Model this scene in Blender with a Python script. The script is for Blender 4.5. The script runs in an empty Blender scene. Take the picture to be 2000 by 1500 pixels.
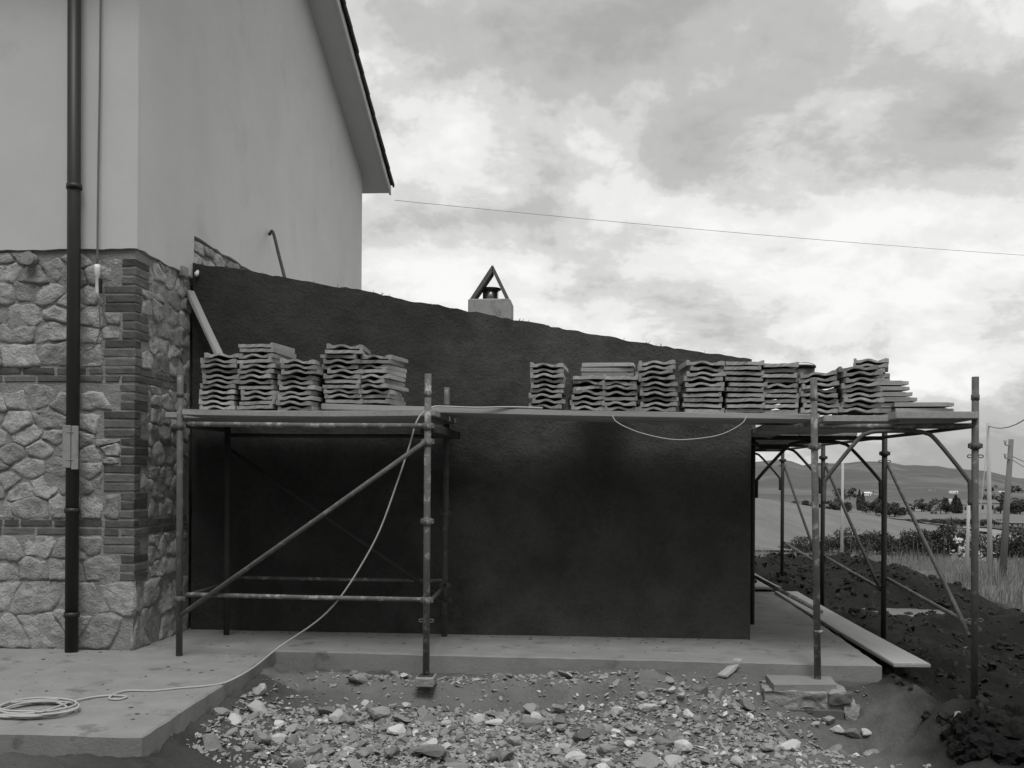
import bpy, bmesh, math, random
import numpy as np
from mathutils import Vector, Matrix, noise as mnoise

random.seed(7)
rng = np.random.default_rng(11)
scene = bpy.context.scene
COL = scene.collection

# ------------------------------------------------------------------ camera
F_PX, HOR_Y, VP_X, ROLL, EYE = 2000.0, 923.5, 1150.0, math.radians(0.35), 1.33
_a = math.atan((VP_X - 1000) / F_PX)
FWD = Vector((-math.sin(_a), math.cos(_a), 0))
_r0 = Vector((math.cos(_a), math.sin(_a), 0)); _u0 = Vector((0, 0, 1))
RGT = _r0 * math.cos(ROLL) + _u0 * math.sin(ROLL)
UPV = _u0 * math.cos(ROLL) - _r0 * math.sin(ROLL)
CAM = Vector((0, 0, EYE))
cd = bpy.data.cameras.new('camera')
cam = bpy.data.objects.new('camera', cd); COL.objects.link(cam)
cd.sensor_width = 36; cd.lens = 36 * F_PX / 2000
cd.shift_y = (HOR_Y - 750) / 2000
cd.clip_start = 0.05; cd.clip_end = 20000
cam.matrix_world = Matrix(((RGT.x, UPV.x, -FWD.x, CAM.x), (RGT.y, UPV.y, -FWD.y, CAM.y),
                           (RGT.z, UPV.z, -FWD.z, CAM.z), (0, 0, 0, 1)))
scene.camera = cam

# ------------------------------------------------------------------ sky, sun, exposure
SUN_EL, SUN_AZ = math.radians(63), math.radians(170)      # azimuth clockwise from +Y: behind the camera
wd = bpy.data.worlds.new('World'); scene.world = wd; wd.use_nodes = True
nt = wd.node_tree; nt.nodes.clear()
def wn(t, **k):
    n = nt.nodes.new(t)
    for a, b in k.items(): setattr(n, a, b)
    return n
def wmath(op, a, b=None, c=None, clamp=False):
    n = wn('ShaderNodeMath', operation=op, use_clamp=clamp)
    for i, v in enumerate((a, b, c)):
        if v is None: continue
        if isinstance(v, (int, float)): n.inputs[i].default_value = v
        else: nt.links.new(v, n.inputs[i])
    return n.outputs[0]
tc = wn('ShaderNodeTexCoord'); sep = wn('ShaderNodeSeparateXYZ')
nt.links.new(tc.outputs['Generated'], sep.inputs[0])
zz = wmath('ADD', wmath('MAXIMUM', sep.outputs[2], 0.0), 0.45)
cx = wmath('DIVIDE', sep.outputs[0], zz); cy = wmath('DIVIDE', sep.outputs[1], zz)
comb = wn('ShaderNodeCombineXYZ'); nt.links.new(cx, comb.inputs[0]); nt.links.new(cy, comb.inputs[1]); comb.inputs[2].default_value = 3.7
def wnoise(scale, detail, rough, off, dist=0.0, lac=2.0):
    m = wn('ShaderNodeMapping'); m.inputs['Location'].default_value = off
    nt.links.new(comb.outputs[0], m.inputs[0])
    n = wn('ShaderNodeTexNoise'); n.inputs['Scale'].default_value = scale; n.inputs['Detail'].default_value = detail
    n.inputs['Roughness'].default_value = rough; n.inputs['Distortion'].default_value = dist; n.inputs['Lacunarity'].default_value = lac
    nt.links.new(m.outputs[0], n.inputs['Vector']); return n.outputs['Fac']
def wramp(v, pts):
    r = wn('ShaderNodeValToRGB'); el = r.color_ramp.elements
    while len(el) < len(pts): el.new(0.5)
    for e, (p, c) in zip(el, pts): e.position = p; e.color = (c, c, c, 1)
    r.color_ramp.interpolation = 'EASE'
    nt.links.new(v, r.inputs[0]); return r.outputs[0]
big = wnoise(1.5, 8, 0.55, (5.7, -2.2, 0), 0.15)
fine = wnoise(4.8, 9, 0.60, (7.3, 1.9, 2.0), 0.15)
shape = wmath('ADD', wmath('MULTIPLY', big, 0.54), wmath('MULTIPLY', fine, 0.46))
cloud = wramp(shape, [(0.40, 1.04), (0.455, 0.92), (0.495, 0.73), (0.54, 0.57), (0.62, 0.44)])
sky = wn('ShaderNodeTexSky', sky_type='NISHITA', sun_disc=False, sun_elevation=SUN_EL, sun_rotation=SUN_AZ)
bw = wn('ShaderNodeRGBToBW'); nt.links.new(sky.outputs[0], bw.inputs[0])
lum = wmath('ADD', wmath('MULTIPLY', bw.outputs[0], 0.06), wmath('MULTIPLY', cloud, 9.0))
tint = wn('ShaderNodeCombineColor'); nt.links.new(lum, tint.inputs[0]); nt.links.new(lum, tint.inputs[1]); nt.links.new(wmath('MULTIPLY', lum, 0.985), tint.inputs[2])
bg = wn('ShaderNodeBackground'); bg.inputs[1].default_value = 0.10
nt.links.new(tint.outputs[0], bg.inputs[0])
wo = wn('ShaderNodeOutputWorld'); nt.links.new(bg.outputs[0], wo.inputs[0])

sd = bpy.data.lights.new('sun', 'SUN'); sd.energy = 2.0; sd.angle = math.radians(26); sd.color = (1, 1, 0.985)
sun = bpy.data.objects.new('sun', sd); COL.objects.link(sun)
sdir = Vector((math.sin(SUN_AZ) * math.cos(SUN_EL), math.cos(SUN_AZ) * math.cos(SUN_EL), math.sin(SUN_EL)))
sun.rotation_euler = sdir.to_track_quat('Z', 'Y').to_euler()
sun.location = (-6, -6, 12)
vs = scene.view_settings
vs.view_transform = 'Standard'; vs.look = 'None'; vs.gamma = 1; vs.use_curve_mapping = False; vs.exposure = 0.0
try: scene.cycles.use_denoising = True
except Exception: pass
scene.cycles.max_bounces = 6; scene.cycles.diffuse_bounces = 2

# ------------------------------------------------------------------ where things stand: a sight line met with a plane
def ray(x, y): return FWD + RGT * ((x - 1000) / F_PX) - UPV * ((y - HOR_Y) / F_PX)
def PZ(x, y, z): d = ray(x, y); return CAM + d * ((z - CAM.z) / d.z)
def PY(x, y, Y): d = ray(x, y); return CAM + d * (Y / d.y)
def PX(x, y, X): d = ray(x, y); return CAM + d * (X / d.x)

# ------------------------------------------------------------------ numpy noise
def _hash(ix, iy, s):
    h = (ix * 374761393 + iy * 668265263 + s * 974711) & 0x7fffffff
    h = ((h ^ (h >> 13)) * 1274126177) & 0x7fffffff
    return ((h ^ (h >> 16)) & 0xffff) / 65535.0
def vnoise(x, y, s=0):
    x = np.asarray(x, float); y = np.asarray(y, float)
    ix = np.floor(x).astype(np.int64); iy = np.floor(y).astype(np.int64); fx = x - ix; fy = y - iy
    fx = fx * fx * (3 - 2 * fx); fy = fy * fy * (3 - 2 * fy)
    a = _hash(ix, iy, s); b = _hash(ix + 1, iy, s); c = _hash(ix, iy + 1, s); d = _hash(ix + 1, iy + 1, s)
    return (a * (1 - fx) + b * fx) * (1 - fy) + (c * (1 - fx) + d * fx) * fy - 0.5
def fbm(x, y, o=4, s=0, g=0.5):
    t = 0; a = 1.0
    for k in range(o):
        t = t + a * vnoise(x * 2 ** k + 17.3 * k, y * 2 ** k - 9.1 * k, s + k); a *= g
    return t
def sstep(a, b, x):
    t = np.clip((np.asarray(x, float) - a) / (b - a), 0, 1); return t * t * (3 - 2 * t)
def gauss(x, c, w): return np.exp(-((np.asarray(x, float) - c) / w) ** 2)

# ------------------------------------------------------------------ materials (the photograph is black and white: greys)
def grey(v): return (v, v, v * 0.985, 1)
MATS = {}
def mat(name, v, rough=0.85, var=0.25, scale=6.0, fine=40.0, bump=0.3, dist=0.01, spec=0.3, metal=0.0, rand=0.0, coord='Object',
        stain=None, streak=False, attr=None, detail=6):
    m = bpy.data.materials.new(name); m.use_nodes = True; t = m.node_tree; t.nodes.clear()
    N = lambda ty: t.nodes.new(ty); L = t.links.new
    out = N('ShaderNodeOutputMaterial'); b = N('ShaderNodeBsdfPrincipled'); L(b.outputs[0], out.inputs[0])
    if coord == 'World':
        co = N('ShaderNodeNewGeometry').outputs['Position']
    else:
        co = N('ShaderNodeTexCoord').outputs['Object']
    if streak:
        mp = N('ShaderNodeMapping'); mp.inputs['Scale'].default_value = streak if isinstance(streak, tuple) else (1, 1, 0.18); L(co, mp.inputs[0]); cs = mp.outputs[0]
    else: cs = co
    def M(op, a, c, clamp=False):
        n = N('ShaderNodeMath'); n.operation = op; n.use_clamp = clamp
        for i, q in enumerate((a, c)):
            if isinstance(q, (int, float)): n.inputs[i].default_value = q
            else: L(q, n.inputs[i])
        return n.outputs[0]
    def noise(c, sc, dt=6, ro=0.6):
        n = N('ShaderNodeTexNoise'); n.inputs['Scale'].default_value = sc; n.inputs['Detail'].default_value = dt; n.inputs['Roughness'].default_value = ro
        L(c, n.inputs['Vector']); return n.outputs['Fac']
    n1 = noise(cs, scale, detail); n2 = noise(co, fine, 5, 0.7)
    k = M('ADD', 1.0, M('MULTIPLY', M('SUBTRACT', n1, 0.5), 2.6 * var))
    k = M('MULTIPLY', k, M('ADD', 1.0, M('MULTIPLY', M('SUBTRACT', n2, 0.5), 1.4 * var)))
    if rand:
        oi = N('ShaderNodeObjectInfo'); k = M('MULTIPLY', k, M('ADD', 1 - rand, M('MULTIPLY', oi.outputs['Random'], 2 * rand)))
    val = M('MULTIPLY', k, v)
    if attr:
        at = N('ShaderNodeAttribute'); at.attribute_name = attr; val = M('MULTIPLY', k, at.outputs['Fac'])
    if stain:                                  # (scale, low, high, factor): patches of another tone
        s = noise(cs, stain[0], 7, 0.65)
        mr = N('ShaderNodeMapRange'); mr.interpolation_type = 'SMOOTHSTEP'
        L(s, mr.inputs[0]); mr.inputs[1].default_value = stain[1]; mr.inputs[2].default_value = stain[2]
        mr.inputs[3].default_value = 1.0; mr.inputs[4].default_value = stain[3]
        val = M('MULTIPLY', val, mr.outputs[0])
    val = M('MAXIMUM', val, 0.004)
    cc = N('ShaderNodeCombineColor'); L(val, cc.inputs[0]); L(val, cc.inputs[1]); L(M('MULTIPLY', val, 0.985), cc.inputs[2])
    L(cc.outputs[0], b.inputs['Base Color'])
    b.inputs['Roughness'].default_value = rough; b.inputs['Metallic'].default_value = metal; b.inputs['Specular IOR Level'].default_value = spec
    if bump:
        h = M('ADD', M('MULTIPLY', n1, 1.0), M('MULTIPLY', n2, 0.45))
        bp = N('ShaderNodeBump'); bp.inputs['Strength'].default_value = bump; bp.inputs['Distance'].default_value = dist
        L(h, bp.inputs['Height']); L(bp.outputs[0], b.inputs['Normal'])
    MATS[name] = m; return m

M_PLASTER = mat('house_plaster', 0.58, 0.9, 0.09, 1.6, 90, 0.25, 0.004, 0.2, coord='World', stain=(1.3, 0.55, 0.70, 0.90), detail=11)
M_SOFFIT = mat('soffit_paint', 0.55, 0.85, 0.06, 2, 30, 0.1, 0.003, 0.2, coord='World')
M_MORTAR = mat('rubble_mortar', 0.29, 0.95, 0.3, 9, 60, 1.0, 0.03, 0.1, coord='World')
M_STONE = mat('wall_stone', 0.40, 0.92, 0.42, 13, 60, 1.0, 0.04, 0.1, rand=0.24, coord='World')
M_BRICK = mat('brick', 0.125, 0.92, 0.38, 16, 80, 0.9, 0.012, 0.12, rand=0.34, coord='World')
M_DARKP = mat('dark_render_plain', 0.07, 0.93, 0.3, 3.5, 60, 0.6, 0.012, 0.1, coord='World')
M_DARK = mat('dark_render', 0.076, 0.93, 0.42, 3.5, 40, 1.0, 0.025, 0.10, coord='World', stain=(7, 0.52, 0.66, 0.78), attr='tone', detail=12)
M_CONC = mat('concrete', 0.25, 0.92, 0.24, 4.0, 70, 0.8, 0.010, 0.12, coord='World', stain=(3.4, 0.56, 0.68, 0.60), detail=11)
M_CONC2 = mat('rough_concrete', 0.31, 0.95, 0.3, 18, 70, 1.0, 0.02, 0.1)
M_CHIM = mat('chimney_render', 0.30, 0.9, 0.22, 5, 40, 0.3, 0.006, 0.2, stain=(6, 0.5, 0.62, 0.66))
M_CLAY = mat('weathered_slab', 0.12, 0.9, 0.2, 8, 50, 0.4, 0.005, 0.2)
M_STEEL = mat('bright_steel', 0.42, 0.32, 0.15, 14, 60, 0.1, 0.002, 0.5, metal=0.85)
M_PIPE = mat('downpipe_metal', 0.025, 0.5, 0.25, 5, 40, 0.15, 0.002, 0.4)
M_POLE = mat('scaffold_steel', 0.10, 0.66, 0.5, 9, 90, 0.5, 0.004, 0.35, stain=(18, 0.56, 0.70, 1.9))
M_POLE2 = mat('plaster_splashed_steel', 0.13, 0.72, 0.5, 10, 110, 0.6, 0.005, 0.3, stain=(15, 0.52, 0.62, 2.4))
M_POLE3 = mat('rusty_scaffold_steel', 0.05, 0.7, 0.3, 8, 60, 0.4, 0.003, 0.3)
M_TILE = mat('roof_tile_clay', 0.33, 0.95, 0.24, 16, 90, 0.4, 0.004, 0.15, rand=0.28)
M_ROOFT = mat('dark_roof_tile', 0.05, 0.9, 0.25, 12, 60, 0.4, 0.004, 0.2, rand=0.2)
M_PLANK = mat('pale_wood', 0.36, 0.85, 0.22, 5, 60, 0.35, 0.004, 0.2, streak=(0.25, 6, 6), stain=(5, 0.62, 0.72, 0.6))
M_DECK = mat('deck_metal', 0.32, 0.75, 0.3, 5, 40, 0.3, 0.003, 0.3)
M_CORD = mat('cord_rubber', 0.42, 0.6, 0.12, 30, 90, 0.0, 0.001, 0.3)
M_CABLE = mat('grey_cable', 0.16, 0.6, 0.12, 30, 90, 0.0, 0.001, 0.3)
M_WHITE = mat('white_plastic', 0.78, 0.45, 0.05, 20, 80, 0.0, 0.001, 0.4)
M_BLACK = mat('black_plastic', 0.02, 0.5, 0.1, 20, 80, 0.0, 0.001, 0.4)
M_RUB = mat('rubble_stone', 0.29, 0.92, 0.22, 10, 60, 0.7, 0.012, 0.12, rand=0.3)
M_RUBW = mat('pale_limestone', 0.50, 0.9, 0.14, 10, 60, 0.4, 0.01, 0.15, rand=0.22)
M_CLOD = mat('dark_clod', 0.030, 0.95, 0.3, 14, 70, 1.0, 0.02, 0.1, rand=0.25)
M_GROUND = mat('soil', 0.1, 0.95, 0.26, 5, 34, 1.0, 0.035, 0.1, coord='World', attr='tone', detail=9)
M_HILL = mat('hill_land', 0.115, 0.95, 0.22, 0.006, 0.05, 0.0, 1, 0.0, coord='World', stain=(0.004, 0.46, 0.60, 1.35), detail=8)
M_FIELD = mat('ploughed_earth', 0.165, 0.95, 0.3, 0.25, 2.0, 0.6, 0.2, 0.05, coord='World', streak=(3.2, 0.25, 1))
M_FIELD2 = mat('dark_field', 0.085, 0.95, 0.2, 0.05, 0.6, 0.3, 0.2, 0.05, coord='World')
M_TRACK = mat('track_gravel', 0.24, 0.95, 0.15, 0.5, 4, 0.2, 0.05, 0.05, coord='World')
M_GRASS = mat('dry_grass', 0.21, 0.9, 0.25, 0.5, 9, 0.0, 0.01, 0.1, coord='World')
M_LEAF = mat('leaf', 0.055, 0.75, 0.4, 1.4, 16, 0.0, 0.01, 0.2, coord='World', rand=0.25)
M_LEAFP = mat('blossom', 0.62, 0.8, 0.15, 3, 20, 0.0, 0.01, 0.2, coord='World')
M_BARK = mat('bark', 0.06, 0.95, 0.3, 6, 40, 0.6, 0.01, 0.1)
M_WPOLE = mat('wooden_pole', 0.17, 0.9, 0.25, 5, 40, 0.3, 0.004, 0.15, streak=(6, 6, 0.4))
M_CPOLE = mat('concrete_pole', 0.42, 0.85, 0.12, 5, 40, 0.2, 0.003, 0.2)
M_HWALL = mat('far_wall', 0.40, 0.9, 0.12, 0.6, 4, 0.0, 0.01, 0.1, rand=0.2)
M_HWHITE = mat('far_white_wall', 0.75, 0.9, 0.06, 0.6, 4, 0.0, 0.01, 0.1)
M_HROOF = mat('far_roof', 0.14, 0.9, 0.15, 0.8, 6, 0.0, 0.01, 0.1, rand=0.2)
M_HGLASS = mat('far_window', 0.03, 0.25, 0.1, 1, 4, 0.0, 0.01, 0.5)
M_WIRE = mat('wire', 0.3, 0.6, 0.05, 10, 40, 0.0, 0.001, 0.3)
def water_mat():
    m = bpy.data.materials.new('puddle_water'); m.use_nodes = True; t = m.node_tree
    b = t.nodes['Principled BSDF']; b.inputs['Base Color'].default_value = grey(0.24); b.inputs['Roughness'].default_value = 0.22
    b.inputs['Specular IOR Level'].default_value = 1.0; b.inputs['IOR'].default_value = 1.6
    n = t.nodes.new('ShaderNodeTexNoise'); n.inputs['Scale'].default_value = 9; n.inputs['Detail'].default_value = 3
    g = t.nodes.new('ShaderNodeNewGeometry'); t.links.new(g.outputs['Position'], n.inputs['Vector'])
    bp = t.nodes.new('ShaderNodeBump'); bp.inputs['Strength'].default_value = 0.05; bp.inputs['Distance'].default_value = 0.01
    t.links.new(n.outputs['Fac'], bp.inputs['Height']); t.links.new(bp.outputs[0], b.inputs['Normal'])
    return m
M_WATER = water_mat()

# ------------------------------------------------------------------ mesh helpers
WPOS = {}
class MB:
    def __init__(s): s.v = []; s.f = []; s.sm = []
    def add(s, vs, fs, smooth=False):
        o = len(s.v); s.v += [Vector(p) for p in vs]; s.f += [tuple(i + o for i in f) for f in fs]; s.sm += [smooth] * len(fs); return s
    def box(s, lo, hi, M=None, bev=0.0):
        (x0, y0, z0), (x1, y1, z1) = lo, hi
        if bev <= 0:
            vs = [(x0, y0, z0), (x1, y0, z0), (x1, y1, z0), (x0, y1, z0), (x0, y0, z1), (x1, y0, z1), (x1, y1, z1), (x0, y1, z1)]
            fs = [(0, 3, 2, 1), (4, 5, 6, 7), (0, 1, 5, 4), (1, 2, 6, 5), (2, 3, 7, 6), (3, 0, 4, 7)]
        else:
            bm = bmesh.new(); bmesh.ops.create_cube(bm, size=1)
            for v in bm.verts: v.co = Vector(((x0 + x1) / 2 + v.co.x * (x1 - x0), (y0 + y1) / 2 + v.co.y * (y1 - y0), (z0 + z1) / 2 + v.co.z * (z1 - z0)))
            bmesh.ops.bevel(bm, geom=bm.edges[:], offset=bev, segments=1, affect='EDGES')
            bm.verts.index_update(); vs = [v.co.copy() for v in bm.verts]; fs = [tuple(v.index for v in f.verts) for f in bm.faces]; bm.free()
        if M: vs = [M @ Vector(v) for v in vs]
        return s.add(vs, fs)
    def tube(s, pts, r, n=12, cap=True, smooth=True):
        pts = [Vector(p) for p in pts]; rr = r if isinstance(r, (list, tuple)) else [r] * len(pts)
        vs = []; ref = None
        for i, p in enumerate(pts):
            t = (pts[min(i + 1, len(pts) - 1)] - pts[max(i - 1, 0)]).normalized()
            if ref is None:
                ref = Vector((0, 0, 1)) if abs(t.z) < 0.9 else Vector((1, 0, 0))
            a = t.cross(ref)
            if a.length < 1e-5: a = t.cross(Vector((0.3, 1, 0.2)))
            a.normalize(); b = t.cross(a).normalized(); ref = a.cross(t).normalized()
            for k in range(n):
                q = 2 * math.pi * k / n; vs.append(p + (a * math.cos(q) + b * math.sin(q)) * rr[i])
        fs = []
        for i in range(len(pts) - 1):
            for k in range(n): k2 = (k + 1) % n; fs.append((i * n + k, i * n + k2, (i + 1) * n + k2, (i + 1) * n + k))
        s.add(vs, fs, smooth)
        if cap:
            o = len(s.v) - len(vs)
            s.f += [tuple(o + k for k in range(n - 1, -1, -1)), tuple(o + (len(pts) - 1) * n + k for k in range(n))]; s.sm += [False, False]
        return s
    def prism(s, poly, d):                       # poly: list of 3D points (planar), extruded by d
        n = len(poly); p = [Vector(q) for q in poly]; d = Vector(d)
        vs = p + [q + d for q in p]
        fs = [tuple(range(n - 1, -1, -1)), tuple(range(n, 2 * n))] + [(i, (i + 1) % n, n + (i + 1) % n, n + i) for i in range(n)]
        return s.add(vs, fs)
    def worn(s, a):
        s.v = [v + Vector((random.uniform(-a, a), random.uniform(-a, a), random.uniform(-a, a) * .7)) for v in s.v]; return s
    def mesh(s, name, m, origin):
        me = bpy.data.meshes.new(name); me.from_pydata([v - origin for v in s.v], [], s.f)
        me.polygons.foreach_set('use_smooth', s.sm); me.materials.append(m); me.update()
        bm = bmesh.new(); bm.from_mesh(me); bmesh.ops.recalc_face_normals(bm, faces=bm.faces); bm.to_mesh(me); bm.free()
        return me
    def build(s, name, m, parent=None, **props):
        xs = [v.x for v in s.v]; ys = [v.y for v in s.v]; zs = [v.z for v in s.v]
        org = Vector(((min(xs) + max(xs)) / 2, (min(ys) + max(ys)) / 2, min(zs)))
        return link(name, s.mesh(name, m, org), org, parent, **props)
def link(name, me, org, parent=None, **props):
    o = bpy.data.objects.new(name, me); COL.objects.link(o)
    if parent is not None: o.parent = parent; o.location = Vector(org) - WPOS[parent.name]
    else: o.location = org
    WPOS[o.name] = Vector(org)
    for k, v in props.items(): o[k] = v
    return o
def thing(name, loc, label, category, group=None):
    o = bpy.data.objects.new(name, None); COL.objects.link(o); o.location = loc; o.empty_display_size = 0.1
    WPOS[o.name] = Vector(loc); o['label'] = label; o['category'] = category
    if group: o['group'] = group
    return o
def T(x, y, z, rz=0, rx=0, ry=0, s=(1, 1, 1)):
    return Matrix.Translation((x, y, z)) @ Matrix.Rotation(rz, 4, 'Z') @ Matrix.Rotation(ry, 4, 'Y') @ Matrix.Rotation(rx, 4, 'X') @ Matrix.Diagonal((*s, 1))
def smooth_path(pts, sub=6):
    P = [Vector(p) for p in pts]; out = []
    for i in range(len(P) - 1):
        p0 = P[max(i - 1, 0)]; p1 = P[i]; p2 = P[i + 1]; p3 = P[min(i + 2, len(P) - 1)]
        for k in range(sub):
            t = k / sub
            out.append(0.5 * ((2 * p1) + (p2 - p0) * t + (2 * p0 - 5 * p1 + 4 * p2 - p3) * t * t + (3 * p1 - p0 - 3 * p2 + p3) * t ** 3))
    out.append(P[-1]); return out

# ------------------------------------------------------------------ key places
c0 = PZ(263, 1272, 0); XH, YH = c0.x, c0.y                 # house corner
YA = PX(372, 1225, XH).y                                    # annex front plane
XR = PY(1465, 1248, YA).x                                   # annex right end
YB = 14.74                                                  # back of the house
SLAB = [(-9.0, 4.98), (-2.22, 4.97), (-2.31, 7.45), (2.05, 7.325), (2.12, 13.3), (-9.0, 13.3)]

# ------------------------------------------------------------------ ground
BASINS = ((3.75, 12.15, 0.85, 0.55), (3.8, 11.05, 0.85, 0.40), (3.95, 9.55, 0.75, 0.34))
def terrain(x, y):
    x = np.asarray(x, float); y = np.asarray(y, float)
    D = np.sqrt(x * x + y * y)
    far = np.interp(D, [0, 12, 17, 25, 40, 70, 150, 300, 1000, 2500, 6000], [-0.3, -0.45, -0.6, -0.95, -1.85, -3.6, -6.0, -9.0, -22.0, -52.0, -120.0])
    far = far + 4.7 * np.where(x > 8, gauss(x, 8, 26), 1.0) * sstep(48, 135, y) * (1 - sstep(150, 230, y))
    far = far + 0.10 * fbm(x * 0.5, y * 0.5, 3, 5) + 0.9 * fbm(x * 0.02, y * 0.02, 3, 8) * sstep(60, 200, D)
    # terrace of turned soil round the annex
    edge = np.maximum(x - (4.5 + 0.5 * fbm(y * 0.35, x * 0 + 3.0, 2, 2)), y - (16.6 + 0.8 * fbm(x * 0.4, y * 0, 2, 4) + 0.10 * (4.4 - x)))
    pad = -0.16 + 0.17 * fbm(x * 1.1, y * 1.1, 5, 21, 0.62) + 0.05 * np.abs(fbm(x * 3.0, y * 3.0, 3, 25)) + 0.035 * fbm(x * 8.0, y * 8.0, 3, 27, 0.6) + 0.13 * gauss(edge, -0.5, 0.5) * (1 + 0.9 * fbm(x * 1.7, y * 1.7, 3, 31)) + 0.06 * sstep(10, 15, y)
    # working pit in front of the concrete path
    ridge_y = 7.13 - 0.03 * (x + 2.2) - 0.40 * sstep(-0.6, 0.9, x)
    front = -0.315 + 0.05 * sstep(6.0, 6.9, y) + 0.03 * fbm(x * 2.0, y * 2.0, 3, 41) + 0.11 * sstep(7.0, 7.32, y)
    front = front + 0.10 * gauss(y, ridge_y, 0.14) * sstep(-2.9, -2.3, x) * (1 - sstep(0.35, 0.9, x))
    front = front + 0.10 * sstep(ridge_y - 0.25, ridge_y, y) * sstep(-1.2, 0.2, x) * (1 - sstep(1.1, 1.45, x))
    front = front + 0.10 * gauss(x, -2.05, 0.3) * gauss(y, 5.9, 1.0)
    front = front - 0.05 * sstep(1.5, 0, y)
    bank = -0.095 - 0.42 * np.clip(x + 2.25, 0, 0.6) + 0.05 * fbm(x * 6, y * 6, 3, 71)
    front = np.where((x < -1.7) & (y < 7.4), np.maximum(front, np.where(x < -2.25, -0.10 + 0.04 * fbm(x * 6, y * 6, 3, 71), bank)), front)
    front = front + 0.16 * gauss(x, 0.30, 0.45) * gauss(y, 6.55, 0.30)           # rubble heap
    front = front - 0.10 * gauss(x, 2.05, 0.35) * gauss(y, 6.55, 0.4)            # hollow beside the footing
    front = front - 0.30 * gauss(x, 1.55, 0.36) * gauss(y, 6.60, 0.23)
    for (bx, by, bw, bl) in BASINS: 
        pad = np.where(((x - bx) / bw) ** 2 + ((y - by) / bl) ** 2 < 3.2, np.maximum(pad, -0.20 + 0.03 * fbm(x * 5, y * 5, 2, 131)), pad)
        mk_ = np.clip(1.6 * gauss(x, bx, bw) * gauss(y, by, bl), 0, 1); pad = pad * (1 - mk_) + (-0.262 + 0.085 * fbm(x * 1.3, y * 4.6, 4, 121, 0.6)) * mk_
    pad = pad - 0.16 * gauss(x, 2.62, 0.32) * gauss(y, 7.0, 0.38)
    k = sstep(1.55, 2.3, x + 0.30 * fbm(x * 3, y * 3, 3, 3))
    near = front * (1 - k) + pad * k
    near = near + 0.15 * gauss(x, 2.62, 0.33) * gauss(y, 6.25, 0.30)              # pile of clods
    near = near + (0.034 * fbm(x * 5, y * 5, 3, 51) + 0.026 * fbm(x * 15, y * 15, 3, 61, 0.6)) * (1 - sstep(18, 24, y))
    inside = (x > -9.2) & (x < 2.0) & (y > 7.5) & (y < 13.2) | (x > -9.2) & (x < -2.3) & (y > 5.05) & (y < 13.2)
    near = np.where(inside, np.minimum(near, -0.16), near)
    w = sstep(-0.25, 1.8, edge)
    z = near * (1 - w) + far * w
    return z
def tone(x, y):
    x = np.asarray(x, float); y = np.asarray(y, float); D = np.sqrt(x * x + y * y)
    edge = np.maximum(x - 4.6, y - 16.8)
    k = sstep(1.5, 2.25, x + 0.35 * fbm(x * 2, y * 2, 3, 3))
    near = 0.145 * (1 - k) + 0.019 * k
    near = near + 0.03 * gauss(y, 7.13 - 0.03 * (x + 2.2) - 0.40 * sstep(-0.6, 0.9, x), 0.16) * (1 - k)
    near = near * (1 - 0.45 * gauss(x, -2.2, 0.45) * (y < 7))
    near = near * (1 - 0.30 * (1 - sstep(5.6, 5.95, y + 0.25 * fbm(x * 1.5, y * 1.5, 2, 9))) * (1 - k))
    w = sstep(0.3, 1.6, edge + 0.6 * fbm(x, y, 2, 7))
    far = 0.15 + 0.07 * fbm(x * 0.03, y * 0.03, 3, 14) - 0.035 * sstep(35, 60, D)
    return near * (1 - w) + far * w
def axis(lo, hi, d0, d1, step, g=1.13):
    a = list(np.arange(d0, d1 + step / 2, step)); s = step
    while a[-1] < hi: s = min(s * g, 120); a.append(a[-1] + s)
    b = []; s = step; q = d0
    while q > lo: s = min(s * g, 200); q -= s; b.append(q)
    return np.array(b[::-1] + a)
def sheet(name, xs, ys, zf, m, tonef=None):
    X, Y = np.meshgrid(xs, ys); Z = zf(X, Y); n, k = X.shape
    me = bpy.data.meshes.new(name)
    co = np.stack([X, Y, Z], -1).reshape(-1, 3)
    idx = np.arange(n * k).reshape(n, k)
    q = np.stack([idx[:-1, :-1], idx[:-1, 1:], idx[1:, 1:], idx[1:, :-1]], -1).reshape(-1, 4)
    me.vertices.add(len(co)); me.vertices.foreach_set('co', co.ravel())
    me.loops.add(q.size); me.loops.foreach_set('vertex_index', q.ravel())
    me.polygons.add(len(q)); me.polygons.foreach_set('loop_start', np.arange(0, q.size, 4)); me.polygons.foreach_set('loop_total', np.full(len(q), 4))
    me.polygons.foreach_set('use_smooth', np.ones(len(q), bool)); me.update(calc_edges=True)
    if tonef is not None:
        at = me.attributes.new('tone', 'FLOAT', 'POINT'); at.data.foreach_set('value', tonef(X, Y).ravel().astype(np.float32))
    me.materials.append(m); o = link(name, me, (0, 0, 0)); o['kind'] = 'structure'; return o
gx = axis(-2500, 3000, -3.2, 5.2, 0.036); gy = axis(-300, 3000, 5.2, 8.2, 0.036, 1.045)
sheet('ground', gx, gy, terrain, M_GROUND, tone)

def tz(x, y): return float(terrain(x, y))
def hit(px, py, lo=4.0, hi=2800.0):
    d = ray(px, py); t = lo; last = lo
    while t < hi:
        p = CAM + d * t
        if p.z < tz(p.x, p.y):
            a, b = last, t
            for _ in range(24):
                mid = (a + b) / 2; p = CAM + d * mid
                if p.z < tz(p.x, p.y): b = mid
                else: a = mid
            p = CAM + d * b; return Vector((p.x, p.y, tz(p.x, p.y)))
        last = t; t += max(0.05, t * 0.02)
    return None
def at_dist(px, Y):                                          # a spot on the ground in that direction, Y metres off
    p = PY(px, 900, Y); return Vector((p.x, Y, tz(p.x, Y)))

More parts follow.
